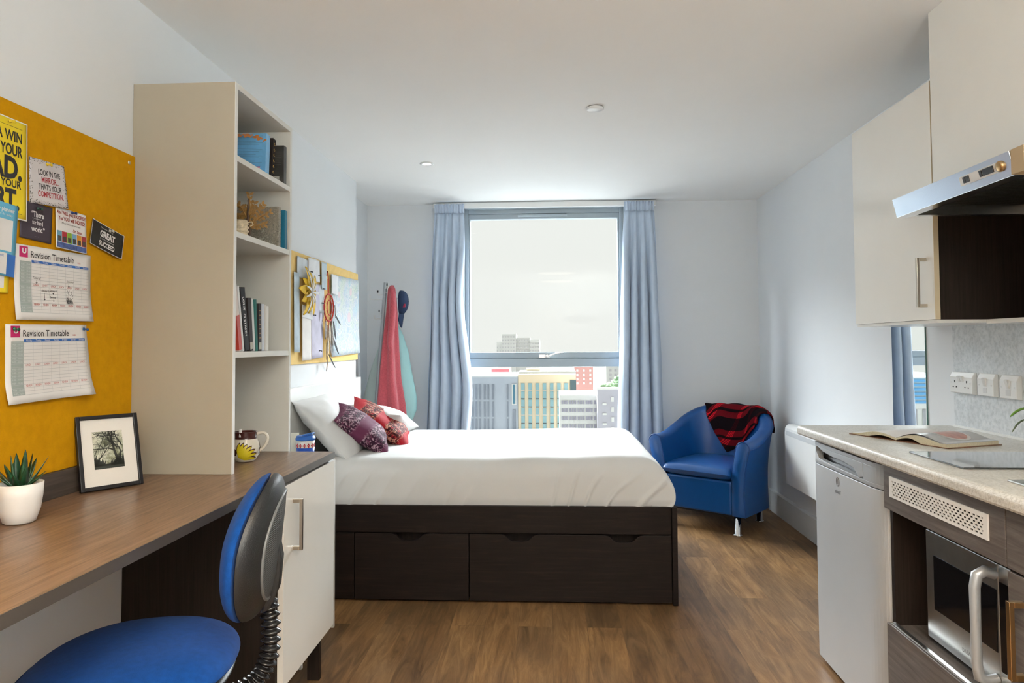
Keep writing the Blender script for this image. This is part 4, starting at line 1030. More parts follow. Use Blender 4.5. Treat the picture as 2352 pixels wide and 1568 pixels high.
grow(.026, .066, 1.75, .075, .0045, 3); grow(.022, .115, 2.6, .055, .0025, 3); grow(.034, .12, 2.0, .05, .0022, 3); grow(-.038, .07, 1.2, .07, .0016, 3); grow(.03, .15, 3.0, .07, .0018, 3)
for k in range(60):
    x = rnd.uniform(PX0, PX1); 
    if abs(x + .006) < .008: continue
    h = .006 + .028 * min(1, abs(x + .006) / .03) * rnd.uniform(.5, 1); strip([(x, PZ0 + .008), (x + rnd.uniform(-.006, .006), PZ0 + .008 + h)], .0028, .0006)
strip([(PX0, PZ0 + .006), (PX1, PZ0 + .006)], .007, .007)
br.build('tree_print', mat('print_black', (.015, .017, .010), .5), pfr)
MB().obox(Vector(pfr.location) - nn * .022 + up_ * .07, u_, (up_ - nn * .25).normalized(), nn, .012, .068, .0015).build('easel_back', M['black'], pfr)

# patterned mug inside the bookshelf
mg = thing('pottery_mug', 'round pottery mug with brown rim and yellow petal pattern on the desk in the bookshelf', 'mug', (-1.085, 2.435, .8475))
c = (-1.085, 2.435, .8475)
prof = [(0, .0), (.030, 0), (.034, .003), (.045, .022), (.0485, .042), (.046, .062), (.038, .080), (.036, .086), (.039, .102), (.036, .102), (.033, .088), (.042, .060), (.043, .03), (0, .008)]
def mug_mat():
    m, nt, b = nodes('mug_cream_glaze'); b.inputs['Base Color'].default_value = (.70, .66, .56, 1); b.inputs['Roughness'].default_value = .15; return m
MB().lathe(prof[:7], c, 48).build('body', mug_mat(), mg)
MB().lathe([(.0383, .0795), (.0365, .086), (.0395, .102), (.0400, .104), (.0365, .104), (.033, .088), (.042, .060), (.043, .03), (0, .008)], c, 48).build('rim', mat('brown_glaze', (.055, .014, .012), .12), mg)
def mp(th, z, o=.0008):
    for (r0, z0), (r1, z1) in zip(prof, prof[1:]):
        if z0 <= z <= z1 and z1 > z0: r = r0 + (r1 - r0) * (z - z0) / (z1 - z0); break
    return Vector((c[0] + (r + o) * math.cos(th), c[1] + (r + o) * math.sin(th), c[2] + z))
def petal(th0, z0, ang, L, w, mbb, o=.0012):
    N = 10; vs = [mp(th0, z0, o)]
    for i in range(1, N):
        s = i / (N - 1)
        for sd in (-1, 1):
            ww = w * math.sin(s ** 1.6 * PI) ** .7 if s < 1 else 0
            x = L * s * math.cos(ang) - sd * ww * math.sin(ang); z = L * s * math.sin(ang) + sd * ww * math.cos(ang)
            vs.append(mp(th0 + x / .045, min(.078, max(.008, z0 + z)), o))
    fs = [(0, 1, 2)] + [(2 * i - 1, 2 * i, 2 * i + 2, 2 * i + 1) for i in range(1, N - 1)]
    mbb.add(vs, fs)
yb, bb_ = MB(), MB()
for base_th in (-1.72, .35, 2.4):
    for k in range(8):
        a = -.35 + k * .26; petal(base_th, .018, a, .070 - .003 * k, .0048, yb, .0016); petal(base_th, .018, a + .02, .074 - .003 * k, .0068, bb_, .0009)
    rr_ = [mp(base_th - .25 + .20 * math.cos(q) * 1.0, .036 + .012 * math.sin(q), .0012) for q in [i * PI / 12 for i in range(24)]]
    bb_.add(rr_, [tuple(range(24))])
bb_.build('brown_pattern', mat('brown_glaze_pattern', (.05, .015, .015), .15), mg); yb.build('petals', mat('yellow_glaze', (.62, .50, .02), .15), mg)
hn = MB().tube(spline([Vector(q) for q in [(c[0] + .034, c[1] + .012, c[2] + .094), (c[0] + .058, c[1] + .016, c[2] + .098), (c[0] + .072, c[1] + .018, c[2] + .085), (c[0] + .070, c[1] + .018, c[2] + .065), (c[0] + .058, c[1] + .016, c[2] + .045), (c[0] + .044, c[1] + .014, c[2] + .035)]], 24), .0052, 12)
hn.build('handle', mug_mat(), mg)
MB().lathe([(0, .0), (.005, 0), (.005, .028), (0, .028)], (c[0] - .004, c[1] - .034, c[2] + .088), 12).build('spout_tip', M['ceramic'], mg)

# travel cup
tc_ = thing('travel_cup', 'white and blue patterned travel cup with blue lid beyond the desk end', 'cup', (-1.070, 3.00, .7405))
c = (-1.070, 3.00, .7405)
MB().lathe([(0, 0), (.032, 0), (.033, .002), (.0395, .104), (0, .104)], c, 40).build('body', M['ceramic'], tc_)
MB().lathe([(.0347, .02), (.0333, .004), (.0342, .004), (.0388, .073), (.0378, .073)], c, 40).build('blue_band', mat('cobalt_print', (.010, .07, .40), .3), tc_)
lid = MB().lathe([(.0, .104), (.041, .104), (.0425, .108), (.0425, .113), (.039, .115), (.038, .122), (.034, .124), (.0, .122)], c, 40).build('lid', mat('blue_silicone', (.015, .11, .42), .45), tc_)
MB().obox((c[0] + .012, c[1], c[2] + .128), (.97, 0, .22), (0, 1, 0), (-.22, 0, .97), .024, .018, .004).build('lid_flap', M['blueprint'], lid, bevel=.003)
rp = MB()
for k in range(14):
    th = k * 2 * PI / 14; r = .0386
    for (dz, s) in [(0, .0042), (.0065, .0020), (-.0065, .0020)]:
        for (q) in range(4):
            a = q * PI / 2; rp.obox((c[0] + (r + .0006) * math.cos(th) - math.sin(th) * s * math.cos(a), c[1] + (r + .0006) * math.sin(th) + math.cos(th) * s * math.cos(a), c[2] + .083 + dz + s * math.sin(a)), (math.cos(th), math.sin(th), 0), (-math.sin(th), math.cos(th), 0), (0, 0, 1), .0004, s * .6, s * .6)
rp.build('red_pattern', mat('red_print', (.50, .02, .03), .4), tc_)
t = thing('greeting_card', 'small cream card standing beside the blue travel cup', 'card', (-1.145, 3.075, .7405))
MB().obox((-1.145, 3.075, .803), (1, .15, 0), (-.15, 1, 0), (0, 0, 1), .018, .004, .062).build('card_sheet', mat('cream_card', (.74, .72, .60), .7), t, bevel=.001)

# ================================================================== BOOKS
def book(cx, y0, th, z, w, h, m, label, group=None, lean_=0, cover=None, pages=True, name='book', text=None, tcol='paper'):
    """upright book: spine faces +x at x=cx, thickness along y from y0, leaning about x by lean_"""
    t = thing(name, label, 'book', (cx - w / 2, y0 + th / 2, z), 0, group); t.rotation_euler = (lean_, 0, 0)
    b = MB(); b.box(w / 2 - .002, w / 2, -th / 2, th / 2, 0, h).box(-w / 2, w / 2 - .002, -th / 2, -th / 2 + .002, 0, h).box(-w / 2, w / 2 - .002, th / 2 - .002, th / 2, 0, h)
    cv = b.build('cover', m, t, world=False, bevel=.0006)
    bx(-w / 2 + .003, w / 2 - .003, -th / 2 + .0021, th / 2 - .0021, .002, h - .003).build('pages', M['paper'], t, world=False)
    if text:
        m4 = Matrix(((0, 0, 1, 0), (0, 0, 0, 0), (0, 0, 0, 0), (0, 0, 0, 1)))
        # spine lettering runs downwards: local x -> -z, local y -> +y
        m4 = Matrix(((0, 0, 1, w / 2 + .0006), (0, 1, 0, 0), (-1, 0, 0, h * .86), (0, 0, 0, 1)))
        q = MB(); put_text(q, text, 0, -th * .20, min(th * .62, .017), h * .62, M4=m4, bold=.0005); q.build('spine_lettering', M[tcol], t, world=False)
    if cover: cover(t, cv, w, h, th)
    return t
def cm_(n, c_, r=.6): return mat('book_' + n, c_, r, var=.03, spec=.2)
def blue_cover(t, cv, w, h, th):
    q = MB()
    for k, z in enumerate([.150, .145, .130, .124, .118, .104, .098, .092, .080, .074, .068, .056, .050]):
        q.box(-w / 2 + .012, w / 2 - .014 - (k % 3) * .012, -th / 2 - .0008, -th / 2 - .0002, z - .0007, z)
    q.build('blurb', mat('blurb_ink', (.10, .16, .25), .6), cv, world=False)
    o_ = MB()
    for k in range(26):
        a = k / 25; x = -w / 2 + .004 + a * (w - .008); z = h - .006 - .030 * (abs(a - .45) * 1.6) ** 2 + .004 * math.sin(k * 2.3); r = .006 + .002 * math.sin(k)
        o_.add([Vector((x + r * math.cos(j), -th / 2 - .0010, z + r * math.sin(j) * .8)) for j in [i * PI / 4 for i in range(8)]], [tuple(range(8))])
    o_.v = [(v[0], v[1], min(v[2], h - .001)) for v in o_.v]
    o_.build('floral_border', mat('orange_print', (.62, .22, .06), .5), cv, world=False)
    bx(.0, w / 2 - .020, -th / 2 - .0010, -th / 2 - .0002, .014, .030).build('barcode_box', M['paper'], cv, world=False)
    bx(-.004, w / 2 - .020, -th / 2 - .0012, -th / 2 - .0002, .030, .034).build('pink_strip', M['magenta'], cv, world=False)
m_sky = mat('book_sky_blue', (.16, .42, .70), .3, var=.25, vscale=9)
book(-1.040, 2.478, .034, 1.8765, .165, .160, m_sky, 'blue book with orange floral border on the top shelf, its back cover facing out', lean_=-.06, cover=blue_cover)
def gold(t, cv, w, h, th):
    q = MB()
    for k in range(7):
        z = .015 + k * h / 7.6; r = .007
        q.tube([Vector((w / 2 + .0010, r * math.cos(a) * a / 6, z + r * math.sin(a) * a / 6)) for a in [i * .5 for i in range(13)]], .0010, 6)
    q.build('gold_scroll', mat('gold_print', (.55, .36, .10), .35, metal=.6), cv, world=False)
book(-1.045, 2.545, .026, 1.8765, .13, .165, cm_('black_scroll', (.022, .016, .014)), 'black book with gold scrollwork on its spine between the blue and dark books', lean_=-.10, cover=gold)
def dark_cover(t, cv, w, h, th):
    q = bx(.01, w / 2 - .018, -th / 2 - .0012, -th / 2 - .0002, .006, .030); q.build('barcode_box', mat('pale_box', (.50, .48, .42), .6), cv, world=False)
    q = MB()
    for k in range(12): q.box(.012 + k * .0028, .0132 + k * .0028, -th / 2 - .0018, -th / 2 - .0013, .009, .026)
    q.build('barcode', M['ink'], cv, world=False)
    q = MB()
    for k in range(8): q.box(-.02, w / 2 - .012, -th / 2 - .0010, -th / 2 - .0002, h * .50 + k * .007, h * .50 + k * .007 + .0008)
    q.build('blurb', mat('grey_ink', (.16, .15, .14), .6), cv, world=False)
book(-1.022, 2.610, .026, 1.8765, .15, .150, mat('book_charcoal', (.040, .036, .030), .45, var=.5, vscale=22), 'charcoal book with a barcode at the right end of the top shelf', cover=dark_cover)

# second shelf
def swirl(t, cv, w, h, th):
    pass
def swirl_mat():
    m, nt, b = nodes('book_swirl_pattern'); v = coords(nt); n = tex_noise(nt, v, 24, 2, .5, 3.0)
    nt.links.new(ramp(nt, n, [(.40, (.30, .27, .21)), (.455, (.12, .11, .09)), (.48, (.42, .38, .30)), (.53, (.10, .09, .08)), (.56, (.34, .31, .25)), (.62, (.16, .15, .12)), (.66, (.40, .37, .30))]), b.inputs['Base Color']); b.inputs['Roughness'].default_value = .6; return m
book(-1.021, 2.560, .020, 1.6275, .20, .152, swirl_mat(), 'large book with grey swirl-patterned cover behind the gold tree ornament')
book(-1.021, 2.6235, .022, 1.6275, .17, .150, cm_('teal_blue', (.02, .16, .26), .3), 'blue-spined book at the right end of the second shelf')
tr = thing('tree_ornament', 'gilded wooden tree ornament on the second shelf of the bookshelf', 'ornament', (-1.085, 2.44, 1.6275))
c = Vector((-1.085, 2.44, 1.6275))
MB().tube([c + Vector((0, 0, 0)), c + Vector((.001, 0, .05)), c + Vector((-.001, 0, .10)), c + Vector((.002, 0, .158))], [.011, .0085, .006, .003], 10, flat=.8).build('trunk', M['trunk'], tr)
lv = MB(); rnd = random.Random(3); bra = MB()
for k in range(13):
    a = math.radians(-15 + k * 210 / 12); L = .052 + .022 * math.sin(k * 1.7) ** 2
    base = c + Vector((0, 0, .055 + .06 * (k % 3) / 3)); pts = [base]
    for j in range(1, 6):
        s = j / 5; pts.append(base + Vector((math.cos(a + .25 * s) * L * s * 1.12, rnd.uniform(-.004, .004), math.sin(a + .25 * s) * L * s + .01 * s)))
    bra.tube(pts, [.003, .0025, .002, .0018, .0015, .001], 6)
    for j in range(1, 6):
        for sd in (-1, 1):
            p = pts[j]; la = a + .25 + sd * rnd.uniform(.5, .95); ll = rnd.uniform(.014, .019); d_ = Vector((math.cos(la), rnd.uniform(-.25, .25), math.sin(la))); n_ = Vector((-d_.z, 0, d_.x)).normalized()
            q = [p, p + d_ * ll * .3 + n_ * ll * .26, p + d_ * ll * .65 + n_ * ll * .24, p + d_ * ll, p + d_ * ll * .65 - n_ * ll * .24, p + d_ * ll * .3 - n_ * ll * .26]
            q2 = [x + Vector((0, .0015, 0)) for x in q]
            lv.add(q + q2, [(0, 1, 2, 3, 4, 5), (11, 10, 9, 8, 7, 6)] + [(i, (i + 1) % 6, 6 + (i + 1) % 6, 6 + i) for i in range(6)])
bra.build('branches', M['treewood'], tr); lo = lv.build('foliage', M['treewood'], tr)
MB().lathe([(0, 0), (.022, 0), (.020, .004), (.010, .008), (0, .008)], c, 20).build('base', M['trunk'], tr)
wb = thing('woven_basket', 'small cream woven straw cup at the left end of the second shelf', 'basket', (-1.062, 2.325, 1.6275))
c = (-1.062, 2.325, 1.6275)
MB().lathe([(0, 0), (.022, 0)] + [(.024 + .0022 * math.sin(k * PI / 2.0) + .003 * math.sin(k / 16 * PI), .003 + k * .0034) for k in range(17)] + [(.021, .057), (.020, .01), (0, .008)], c, 40).build('body', M['wicker'], wb)
MB().tube([(c[0] + .020, c[1] + .012, c[2] + .052), (c[0] + .032, c[1] + .02, c[2] + .056), (c[0] + .036, c[1] + .022, c[2] + .046), (c[0] + .028, c[1] + .016, c[2] + .040)], .0022, 8).build('loop', M['wicker'], wb)
MB().lathe([(0, .050), (.018, .052), (.014, .060), (0, .062)], c, 20).build('contents', mat('slate_contents', (.10, .12, .15), .6), wb)

# third shelf: eight books leaning left
Z3 = 1.2365
specs = [(2.254, .021, .222, (.66, .60, .57), 'white book with a red lower cover at the left end of the third shelf', .21, None, 'paper'),
         (2.280, .012, .220, (.70, .71, .72), 'thin pale grey book second from the left on the third shelf', .21, None, 'ink'),
         (2.298, .034, .214, (.020, .020, .022), 'thick black book with pale capital lettering down its spine, leaning left', .20, 'LONT  O STAMH', 'paper'),
         (2.338, .024, .182, (.030, .024, .024), 'dark brown book with a pale foot band in the middle of the third shelf', .13, None, 'paper'),
         (2.366, .013, .182, (.62, .63, .64), 'thin silver-grey book in the middle of the third shelf', .12, None, 'ink'),
         (2.384, .018, .180, (.02, .14, .12), 'dark teal book leaning in the middle of the third shelf', .10, None, 'paper'),
         (2.409, .022, .168, (.030, .022, .022), 'dark brown book with striped gold spine right of the teal book', .04, None, 'paper'),
         (2.435, .019, .168, (.60, .64, .70), 'pale blue-grey book right of the gold-striped brown book', .03, None, 'ink'),
         (2.458, .010, .166, (.66, .63, .60), 'thin off-white book, second from the right on the third shelf', .02, None, 'ink'),
         (2.472, .018, .163, (.74, .74, .71), 'white book at the right end of the row on the third shelf', .0, None, 'ink')]
for k, (y, th, h, col, lab, le, tx, tcx) in enumerate(specs):
    t = book(-1.028, y, th, Z3 + th / 2 * math.sin(le), .14, h, cm_('spine_%d' % k, col), lab, 'books on the third shelf', lean_=le, text=tx, tcol=tcx)
    w = .14
    if k == 0: bx(w / 2 - .04, w / 2 + .0006, -th / 2 - .0006, th / 2 + .0005, .004, .120).build('red_print', mat('book_red', (.45, .05, .035), .4, var=.2, vscale=20), t, world=False)
    if k in (3, 6): bx(w / 2 - .001, w / 2 + .0005, -th / 2 + .001, th / 2 - .001, .006, .030).build('foot_band', mat('pale_band', (.45, .43, .36), .5), t, world=False)
    if k == 6:
        q = MB()
        for j in range(7): q.box(w / 2 - .001, w / 2 + .0006, -th / 2 + .004, th / 2 - .004, .045 + j * .016, .048 + j * .016)
        q.build('gold_lines', M['treewood'], t, world=False)
# ================================================================== PAPERS ON THE MUSTARD PINBOARD
XB = -1.345
def sheet(name, label, cat, y, z, w, h, m, ang=0, curl=None, d=.0015, group=None):
    """paper pinned on the left wall; (y, z) its top-left corner seen from the room; local x right, y up, z off the wall"""
    curl = curl or (lambda x, yy: 0)
    mb = MB(); N = 14
    mb.grid(lambda u, v: Vector((u * w, -h + v * h, curl(u * w, -h + v * h))), N, N)
    o = mb.build(name, m, None, solid=.0006)
    ca, sa = math.cos(ang), math.sin(ang)
    o.matrix_world = Matrix(((0, 0, 1, XB + d), (ca, -sa, 0, y), (sa, ca, 0, z), (0, 0, 0, 1)))
    tag(o, label, cat, group)
    def rect(x0, x1, y0, y1, mm, nm='print', lift=.0006, tgt=None):
        q = tgt or MB(); n = 10
        q.grid(lambda u, v: Vector((x0 + u * (x1 - x0), y0 + v * (y1 - y0), curl(x0 + u * (x1 - x0), y0 + v * (y1 - y0)) + lift)), n if x1 - x0 > .02 else 2, n if y1 - y0 > .02 else 2)
        if tgt is None: return q.build(nm, mm, o, world=False)
    def text(lines, mm, nm='lettering', lift=.0003):
        q = MB()
        for (b, x, yy, s, wd, al, bo) in lines: put_text(q, b, x, yy, s, wd, al, bo, fn=lambda a, c_: curl(a, c_) + lift)
        return q.build(nm, mm, o, world=False)
    return o, rect, text, curl
def pin(y, z, m, label, off=.004, base=None):
    t = thing('push_pin', label, 'push pin', (XB + off, y, z))
    q = MB().lathe([(0, 0), (.0045, 0), (.0045, .0015), (.0022, .003), (.0022, .009), (.0042, .011), (.0042, .013), (0, .013)], (0, 0, 0), 16)
    q.v = [(XB + off + v[2], y + v[0], z + v[1] - v[2] * .15) for v in q.v]; q.build('head', m, t)
    MB().tube([(XB + .001, y, z), (XB + off + .001, y, z)], .0007, 6).build('needle', M['steel'], t)
    return t
PG = mat('green_pin', (.01, .12, .06), .3); PB = mat('blue_pin', (.01, .07, .22), .3); PY = mat('yellow_pin', (.75, .55, .02), .3); PK = mat('dark_green_pin', (.01, .05, .04), .3); PC = mat('clear_pin', (.55, .55, .5), .2); PN = mat('navy_pin', (.01, .03, .14), .3)

# two timetables
def timetable(y, z, w, h, label, ang, curl, d, notes, logo=True):
    o, rect, text, cf = sheet('revision_timetable', label, 'timetable', y, z, w, h, M['paper'], ang, curl, d, 'revision timetables on the pinboard')
    gx0, gx1 = w * .20, w * .965; gy1, gy0 = -h * .235, -h * .90; c0 = w * .06
    rect(c0, gx0 - .001, gy0, gy1 + .004, M['timecol'], 'time_column')
    rect(gx0, gx1, gy1 + .002, gy1 + h * .045, M['blueprint'], 'day_header')
    q = MB(); nr, nc = 15, 7
    for i in range(nr + 1): yy = gy0 + (gy1 - gy0) * i / nr; rect(c0, gx1, yy - .0004, yy + .0004, None, tgt=q, lift=.0008)
    for j in range(nc + 1): xx = gx0 + (gx1 - gx0) * j / nc; rect(xx - .0003, xx + .0003, gy0, gy1, None, tgt=q, lift=.0008)
    q.build('grid_lines', M['grid'], o, world=False)
    text([('Revision Timetable', w * .185, -h * .155, .0235, w * .56, 'LEFT', .0002)], M['ink'], 'title')
    cw = (gx1 - gx0) / nc; days = ['Monday', 'Tuesday', 'Wednesday', 'Thursday', 'Friday', 'Saturday', 'Sunday']
    text([(dn, gx0 + cw * (k + .5) - cw * .3, gy1 + .0035, .0065, cw * .6, 'LEFT', 0) for k, dn in enumerate(days)], M['paper'], 'day_names', .0012)
    rw = (gy1 - gy0) / nr; L = []
    for k in range(nc):
        L.append(('REVIEW', gx0 + cw * (k + .2), gy0 + rw * 2.25, .0075, cw * .62, 'LEFT', 0))
    L.append(('WEEK:', w * .80, -h * .155, .006, .014, 'LEFT', 0)); text(L[:-1], M['redink'], 'review_lettering'); text(L[-1:], M['redink'], 'week_lettering'); text([('LUNCH', gx0 + cw * (k + .2), gy0 + rw * 8.25, .0075, cw * .55, 'LEFT', 0) for k in range(nc)], M['redink'], 'lunch_lettering')
    T = []
    for i in range(nr):
        if i not in (2, 8): T.append(('9:00 - 10:00', c0 + .003, gy0 + rw * (i + .25), .0065, gx0 - c0 - .008, 'LEFT', 0))
    text(T, mat('pale_print', (.62, .66, .65), .7), 'time_lettering', .0009)
    if logo:
        lo = rect(w * .055, w * .155, -h * .165, -h * .02, M['magenta'], 'logo')
        text([('U', w * .082, -h * .112, .018, w * .05, 'LEFT', .0008)], M['paper'], 'logo_letter', .0010)
    if notes:
        q = MB(); up = lambda a, c_: cf(a, c_) + .0012
        for (b, k, r, s) in [('Tutorial', .05, 10.3, .0095), ('Economics', 4.05, 10.2, .0085), ('Research', 1.05, 6.6, .0085), ('Seminar A', 2.0, 6.8, .0085), ('Seminar 2', 2.0, 4.7, .0085)]:
            put_text(q, b, gx0 + cw * k, gy0 + rw * r, s, cw * .9, fn=up, shear=.25)
        def line(k0, r0, k1, r1, wd=.0006):
            a = Vector((gx0 + cw * k0, gy0 + rw * r0)); b = Vector((gx0 + cw * k1, gy0 + rw * r1)); t_ = (b - a).normalized(); n_ = Vector((-t_.y, t_.x)) * wd
            ps = [a - n_, b - n_, b + n_, a + n_]; q.add([Vector((p.x, p.y, cf(p.x, p.y) + .0012)) for p in ps], [(0, 1, 2, 3)])
        for (k, r0, r1) in [(.55, 10.1, 9.0), (4.4, 9.9, 8.6), (1.4, 6.3, 4.0), (2.45, 6.5, 6.0), (2.45, 4.4, 3.7)]:
            line(k, r0, k, r1); line(k, r1, k - .10, r1 + .4); line(k, r1, k + .10, r1 + .4)
        q.build('handwriting', M['ink'], o, world=False); q = MB()
        rn = random.Random(4)
        for j in range(34): kk = 4.1 + rn.uniform(0, .7); rr = 3.0 + rn.uniform(0, 4.2); line(kk, rr, kk + rn.uniform(-.18, .22), rr + rn.uniform(.35, .8), .0005)
        for j in range(14): rr = 2.6 + j * .12; line(4.02 + j * .055, 4.6, 4.1 + j * .058, 3.2, .0004)
        q.build('scribble', M['ink'], o, world=False)
    return o
timetable(1.672, 1.516, .290, .192, 'revision timetable with handwritten notes, the upper of the two', math.radians(1.0),
          lambda x, y: .012 * max(0, (-y - .10) / .10) ** 1.5 * (.6 + .4 * x / .28) + .0008, .0012, True)
timetable(1.650, 1.312, .300, .200, 'blank revision timetable, the lower one with a green and a blue pin', math.radians(1.2),
          lambda x, y: .020 * max(0, (x - .20) / .1) ** 1.3 * max(0, (-y - .02) / .18) + .010 * max(0, (-y - .14) / .06) ** 1.5, .0012, False)
pin(1.675, 1.301, PG, 'green push pin at the upper left corner of the lower timetable'); pin(1.935, 1.306, PB, 'blue push pin at the upper right corner of the lower timetable')

# yellow quote poster at the picture edge
o, rect, text, cf = sheet('quote_poster', 'yellow poster with bold black lettering at the left picture edge', 'poster', 1.492, 1.826, .212, .250, M['ypaper'], 0, lambda x, y: .004 * (x / .2) ** 2 * abs(y / .25), .004)
wf = M['paper']
for (a, b, c_, d_) in [(.0, .212, -.003, 0), (.0, .212, -.25, -.247), (.209, .212, -.25, 0), (0, .003, -.25, 0)]: rect(a, b, c_, d_, wf, 'border')
rect(.015, .195, -.0205, -.0195, M['ink'], 'rule'); rect(.015, .195, -.236, -.235, M['ink'], 'rule')
text([('LET A WIN', .062, -.056, .036, .130, 'LEFT', .0008), ('GET TO YOUR', .030, -.092, .038, .165, 'LEFT', .0010), ('HEAD.', .020, -.150, .075, .172, 'LEFT', .003), ('A LOSS TO YOUR', .010, -.172, .026, .183, 'LEFT', .0006), ('HEART.', .010, -.226, .068, .175, 'LEFT', .003)], M['ink'])
pin(1.64, 1.815, PY, 'yellow push pin on the yellow poster', .010)

# mirror quote card
o, rect, text, cf = sheet('quote_card', 'off-white speckled card reading LOOK IN THE MIRROR', 'card', 1.713, 1.747, .130, .118, mat('grey_card', (.62, .59, .60), .7, var=.05), math.radians(3), lambda x, y: .010 * (x / .12) * abs(y / .12), .003)
for ln in [('LOOK IN THE', .030, -.040, .021, .078, 'LEFT', .0003), ("THAT'S YOUR", .030, -.078, .021, .080, 'LEFT', .0003)]: text([ln], M['ink'])
for ln in [('MIRROR...', .040, -.059, .021, .062, 'LEFT', .0003), ('COMPETITION.', .027, -.097, .021, .088, 'LEFT', .0003)]: text([ln], mat('crimson_ink', (.36, .02, .03), .6))
q = MB(); rn = random.Random(2)
for k in range(420):
    e = rn.random() ** 2.5 * .011; s = rn.randint(0, 3)
    x, y = [(e, rn.uniform(-.118, 0)), (.130 - e, rn.uniform(-.118, 0)), (rn.uniform(0, .130), -e), (rn.uniform(0, .130), -.118 + e)][s]
    r = rn.uniform(.0004, .0014); x = min(.1285, max(.0015, x)); y = min(-.0015, max(-.1165, y))
    q.add([Vector((x + r * math.cos(a), y + r * math.sin(a), cf(x, y) + .0006)) for a in [i * PI / 3 for i in range(6)]], [tuple(range(6))])
q.build('worn_edge', mat('moss_black', (.035, .04, .022), .8), o, world=False)
pin(1.775, 1.742, PY, 'yellow push pin on the speckled mirror quote card', .006)

# dark quote card
o, rect, text, cf = sheet('quote_card', 'dark plum card with white lettering about hard work', 'card', 1.690, 1.632, .112, .098, mat('plum_card', (.045, .032, .045), .7), math.radians(-1.5), lambda x, y: .001, .002)
text([('\u201cThere', .036, -.036, .020, .044, 'LEFT', .0005), ('for hard', .040, -.056, .016, .038, 'LEFT', .0003), ('work.\u201d', .038, -.074, .019, .048, 'LEFT', .0005), ('is no substitute', .040, -.042, .005, .034, 'LEFT', 0), ('Edison'[:0] + '- - -', .050, -.088, .004, .014, 'LEFT', 0)], M['paper'])
pin(1.745, 1.617, PK, 'dark green push pin on the dark plum card', .006)
# hand-lettered card with the row of coloured shop doors
o, rect, text, cf = sheet('quote_card', 'white card with red handwriting above a row of coloured blocks', 'card', 1.812, 1.637, .124, .112, M['paper'], math.radians(-1.5), lambda x, y: .006 * abs(y / .11), .004)
text([('And WILL you SUCCEED?', .004, -.017, .0135, .116, 'LEFT', .0004), ('Yes YOU will INDEED!', .010, -.033, .0145, .108, 'LEFT', .0004), ('- Dr. Seuss', .062, -.060, .012, .042, 'LEFT', .0003)], mat('brick_ink', (.30, .03, .02), .6))
text([('(98 and 3/4 per cent guaranteed)', .022, -.043, .007, .075, 'LEFT', 0)], M['ink'])
cols = [(.12, .30, .42), (.35, .02, .03), (.22, .42, .03), (.18, .36, .55), (.60, .26, .02), (.30, .02, .03)]
for k, c_ in enumerate(cols):
    m_ = mat('block_%d' % k, c_, .6); x = .003 + k * .020
    rect(x, x + .019, -.094, -.064, m_, 'printed_block'); rect(x + .003, x + .016, -.092, -.078, mat('block_dark', (.05, .045, .04), .6), 'printed_window', .0009)
rect(.003, .122, -.110, -.095, mat('slate_blue_print', (.06, .10, .28), .6, var=.5, vscale=90), 'printed_floor')
pin(1.872, 1.630, PN, 'navy push pin on the white handwritten card', .008)
# black GREAT / SUCCEED card
o, rect, text, cf = sheet('quote_card', 'tilted black card with white lettering GREAT and SUCCEED', 'card', 1.968, 1.633, .142, .078, mat('black_card', (.012, .012, .012), .6), math.radians(-13), lambda x, y: .008 * (x / .14) ** 2 + .004 * abs(y / .078), .003)
for (a, b, c_, d_) in [(0, .142, -.0015, 0), (0, .142, -.078, -.0765), (0, .0015, -.078, 0), (.1405, .142, -.078, 0)]: rect(a, b, c_, d_, wf, 'border')
text([('GREAT', .038, -.039, .026, .066, 'LEFT', .0012), ('SUCCEED', .038, -.067, .020, .068, 'LEFT', .0008), ('The road to something', .038, -.014, .006, .055, 'LEFT', 0), ('is to fail and then', .040, -.0475, .006, .060, 'LEFT', 0)], M['paper'])
pin(2.040, 1.607, PC, 'clear push pin on the tilted black card', .008)
# blue planner sheet at the picture edge
o, rect, text, cf = sheet('planner_sheet', 'sky blue printed planner sheet at the left picture edge below the yellow poster', 'planner', 1.482, 1.618, .192, .180, mat('sky_print', (.12, .42, .62), .6), math.radians(-3), lambda x, y: .003, .006)
rect(.012, .178, -.118, -.040, M['paper'], 'white_panel'); rect(.012, .165, -.175, -.123, M['paper'], 'white_panel'); rect(.165, .192, -.18, -.125, M['blueprint'], 'corner_band')
text([('my monthly planner', .070, -.021, .015, .110, 'LEFT', .0003), ('what you can do today', .090, -.031, .008, .085, 'LEFT', 0)], M['paper'])
text([('this week', .115, -.133, .010, .040, 'LEFT', 0)], M['blueprint'])
o, rect, text, cf = sheet('yellow_note', 'yellow edged paper hanging below the blue planner sheet', 'note', 1.50, 1.455, .155, .062, M['ypaper'], math.radians(-2), lambda x, y: .001, .003)
rect(.0, .140, -.050, 0, M['paper'], 'white_panel')

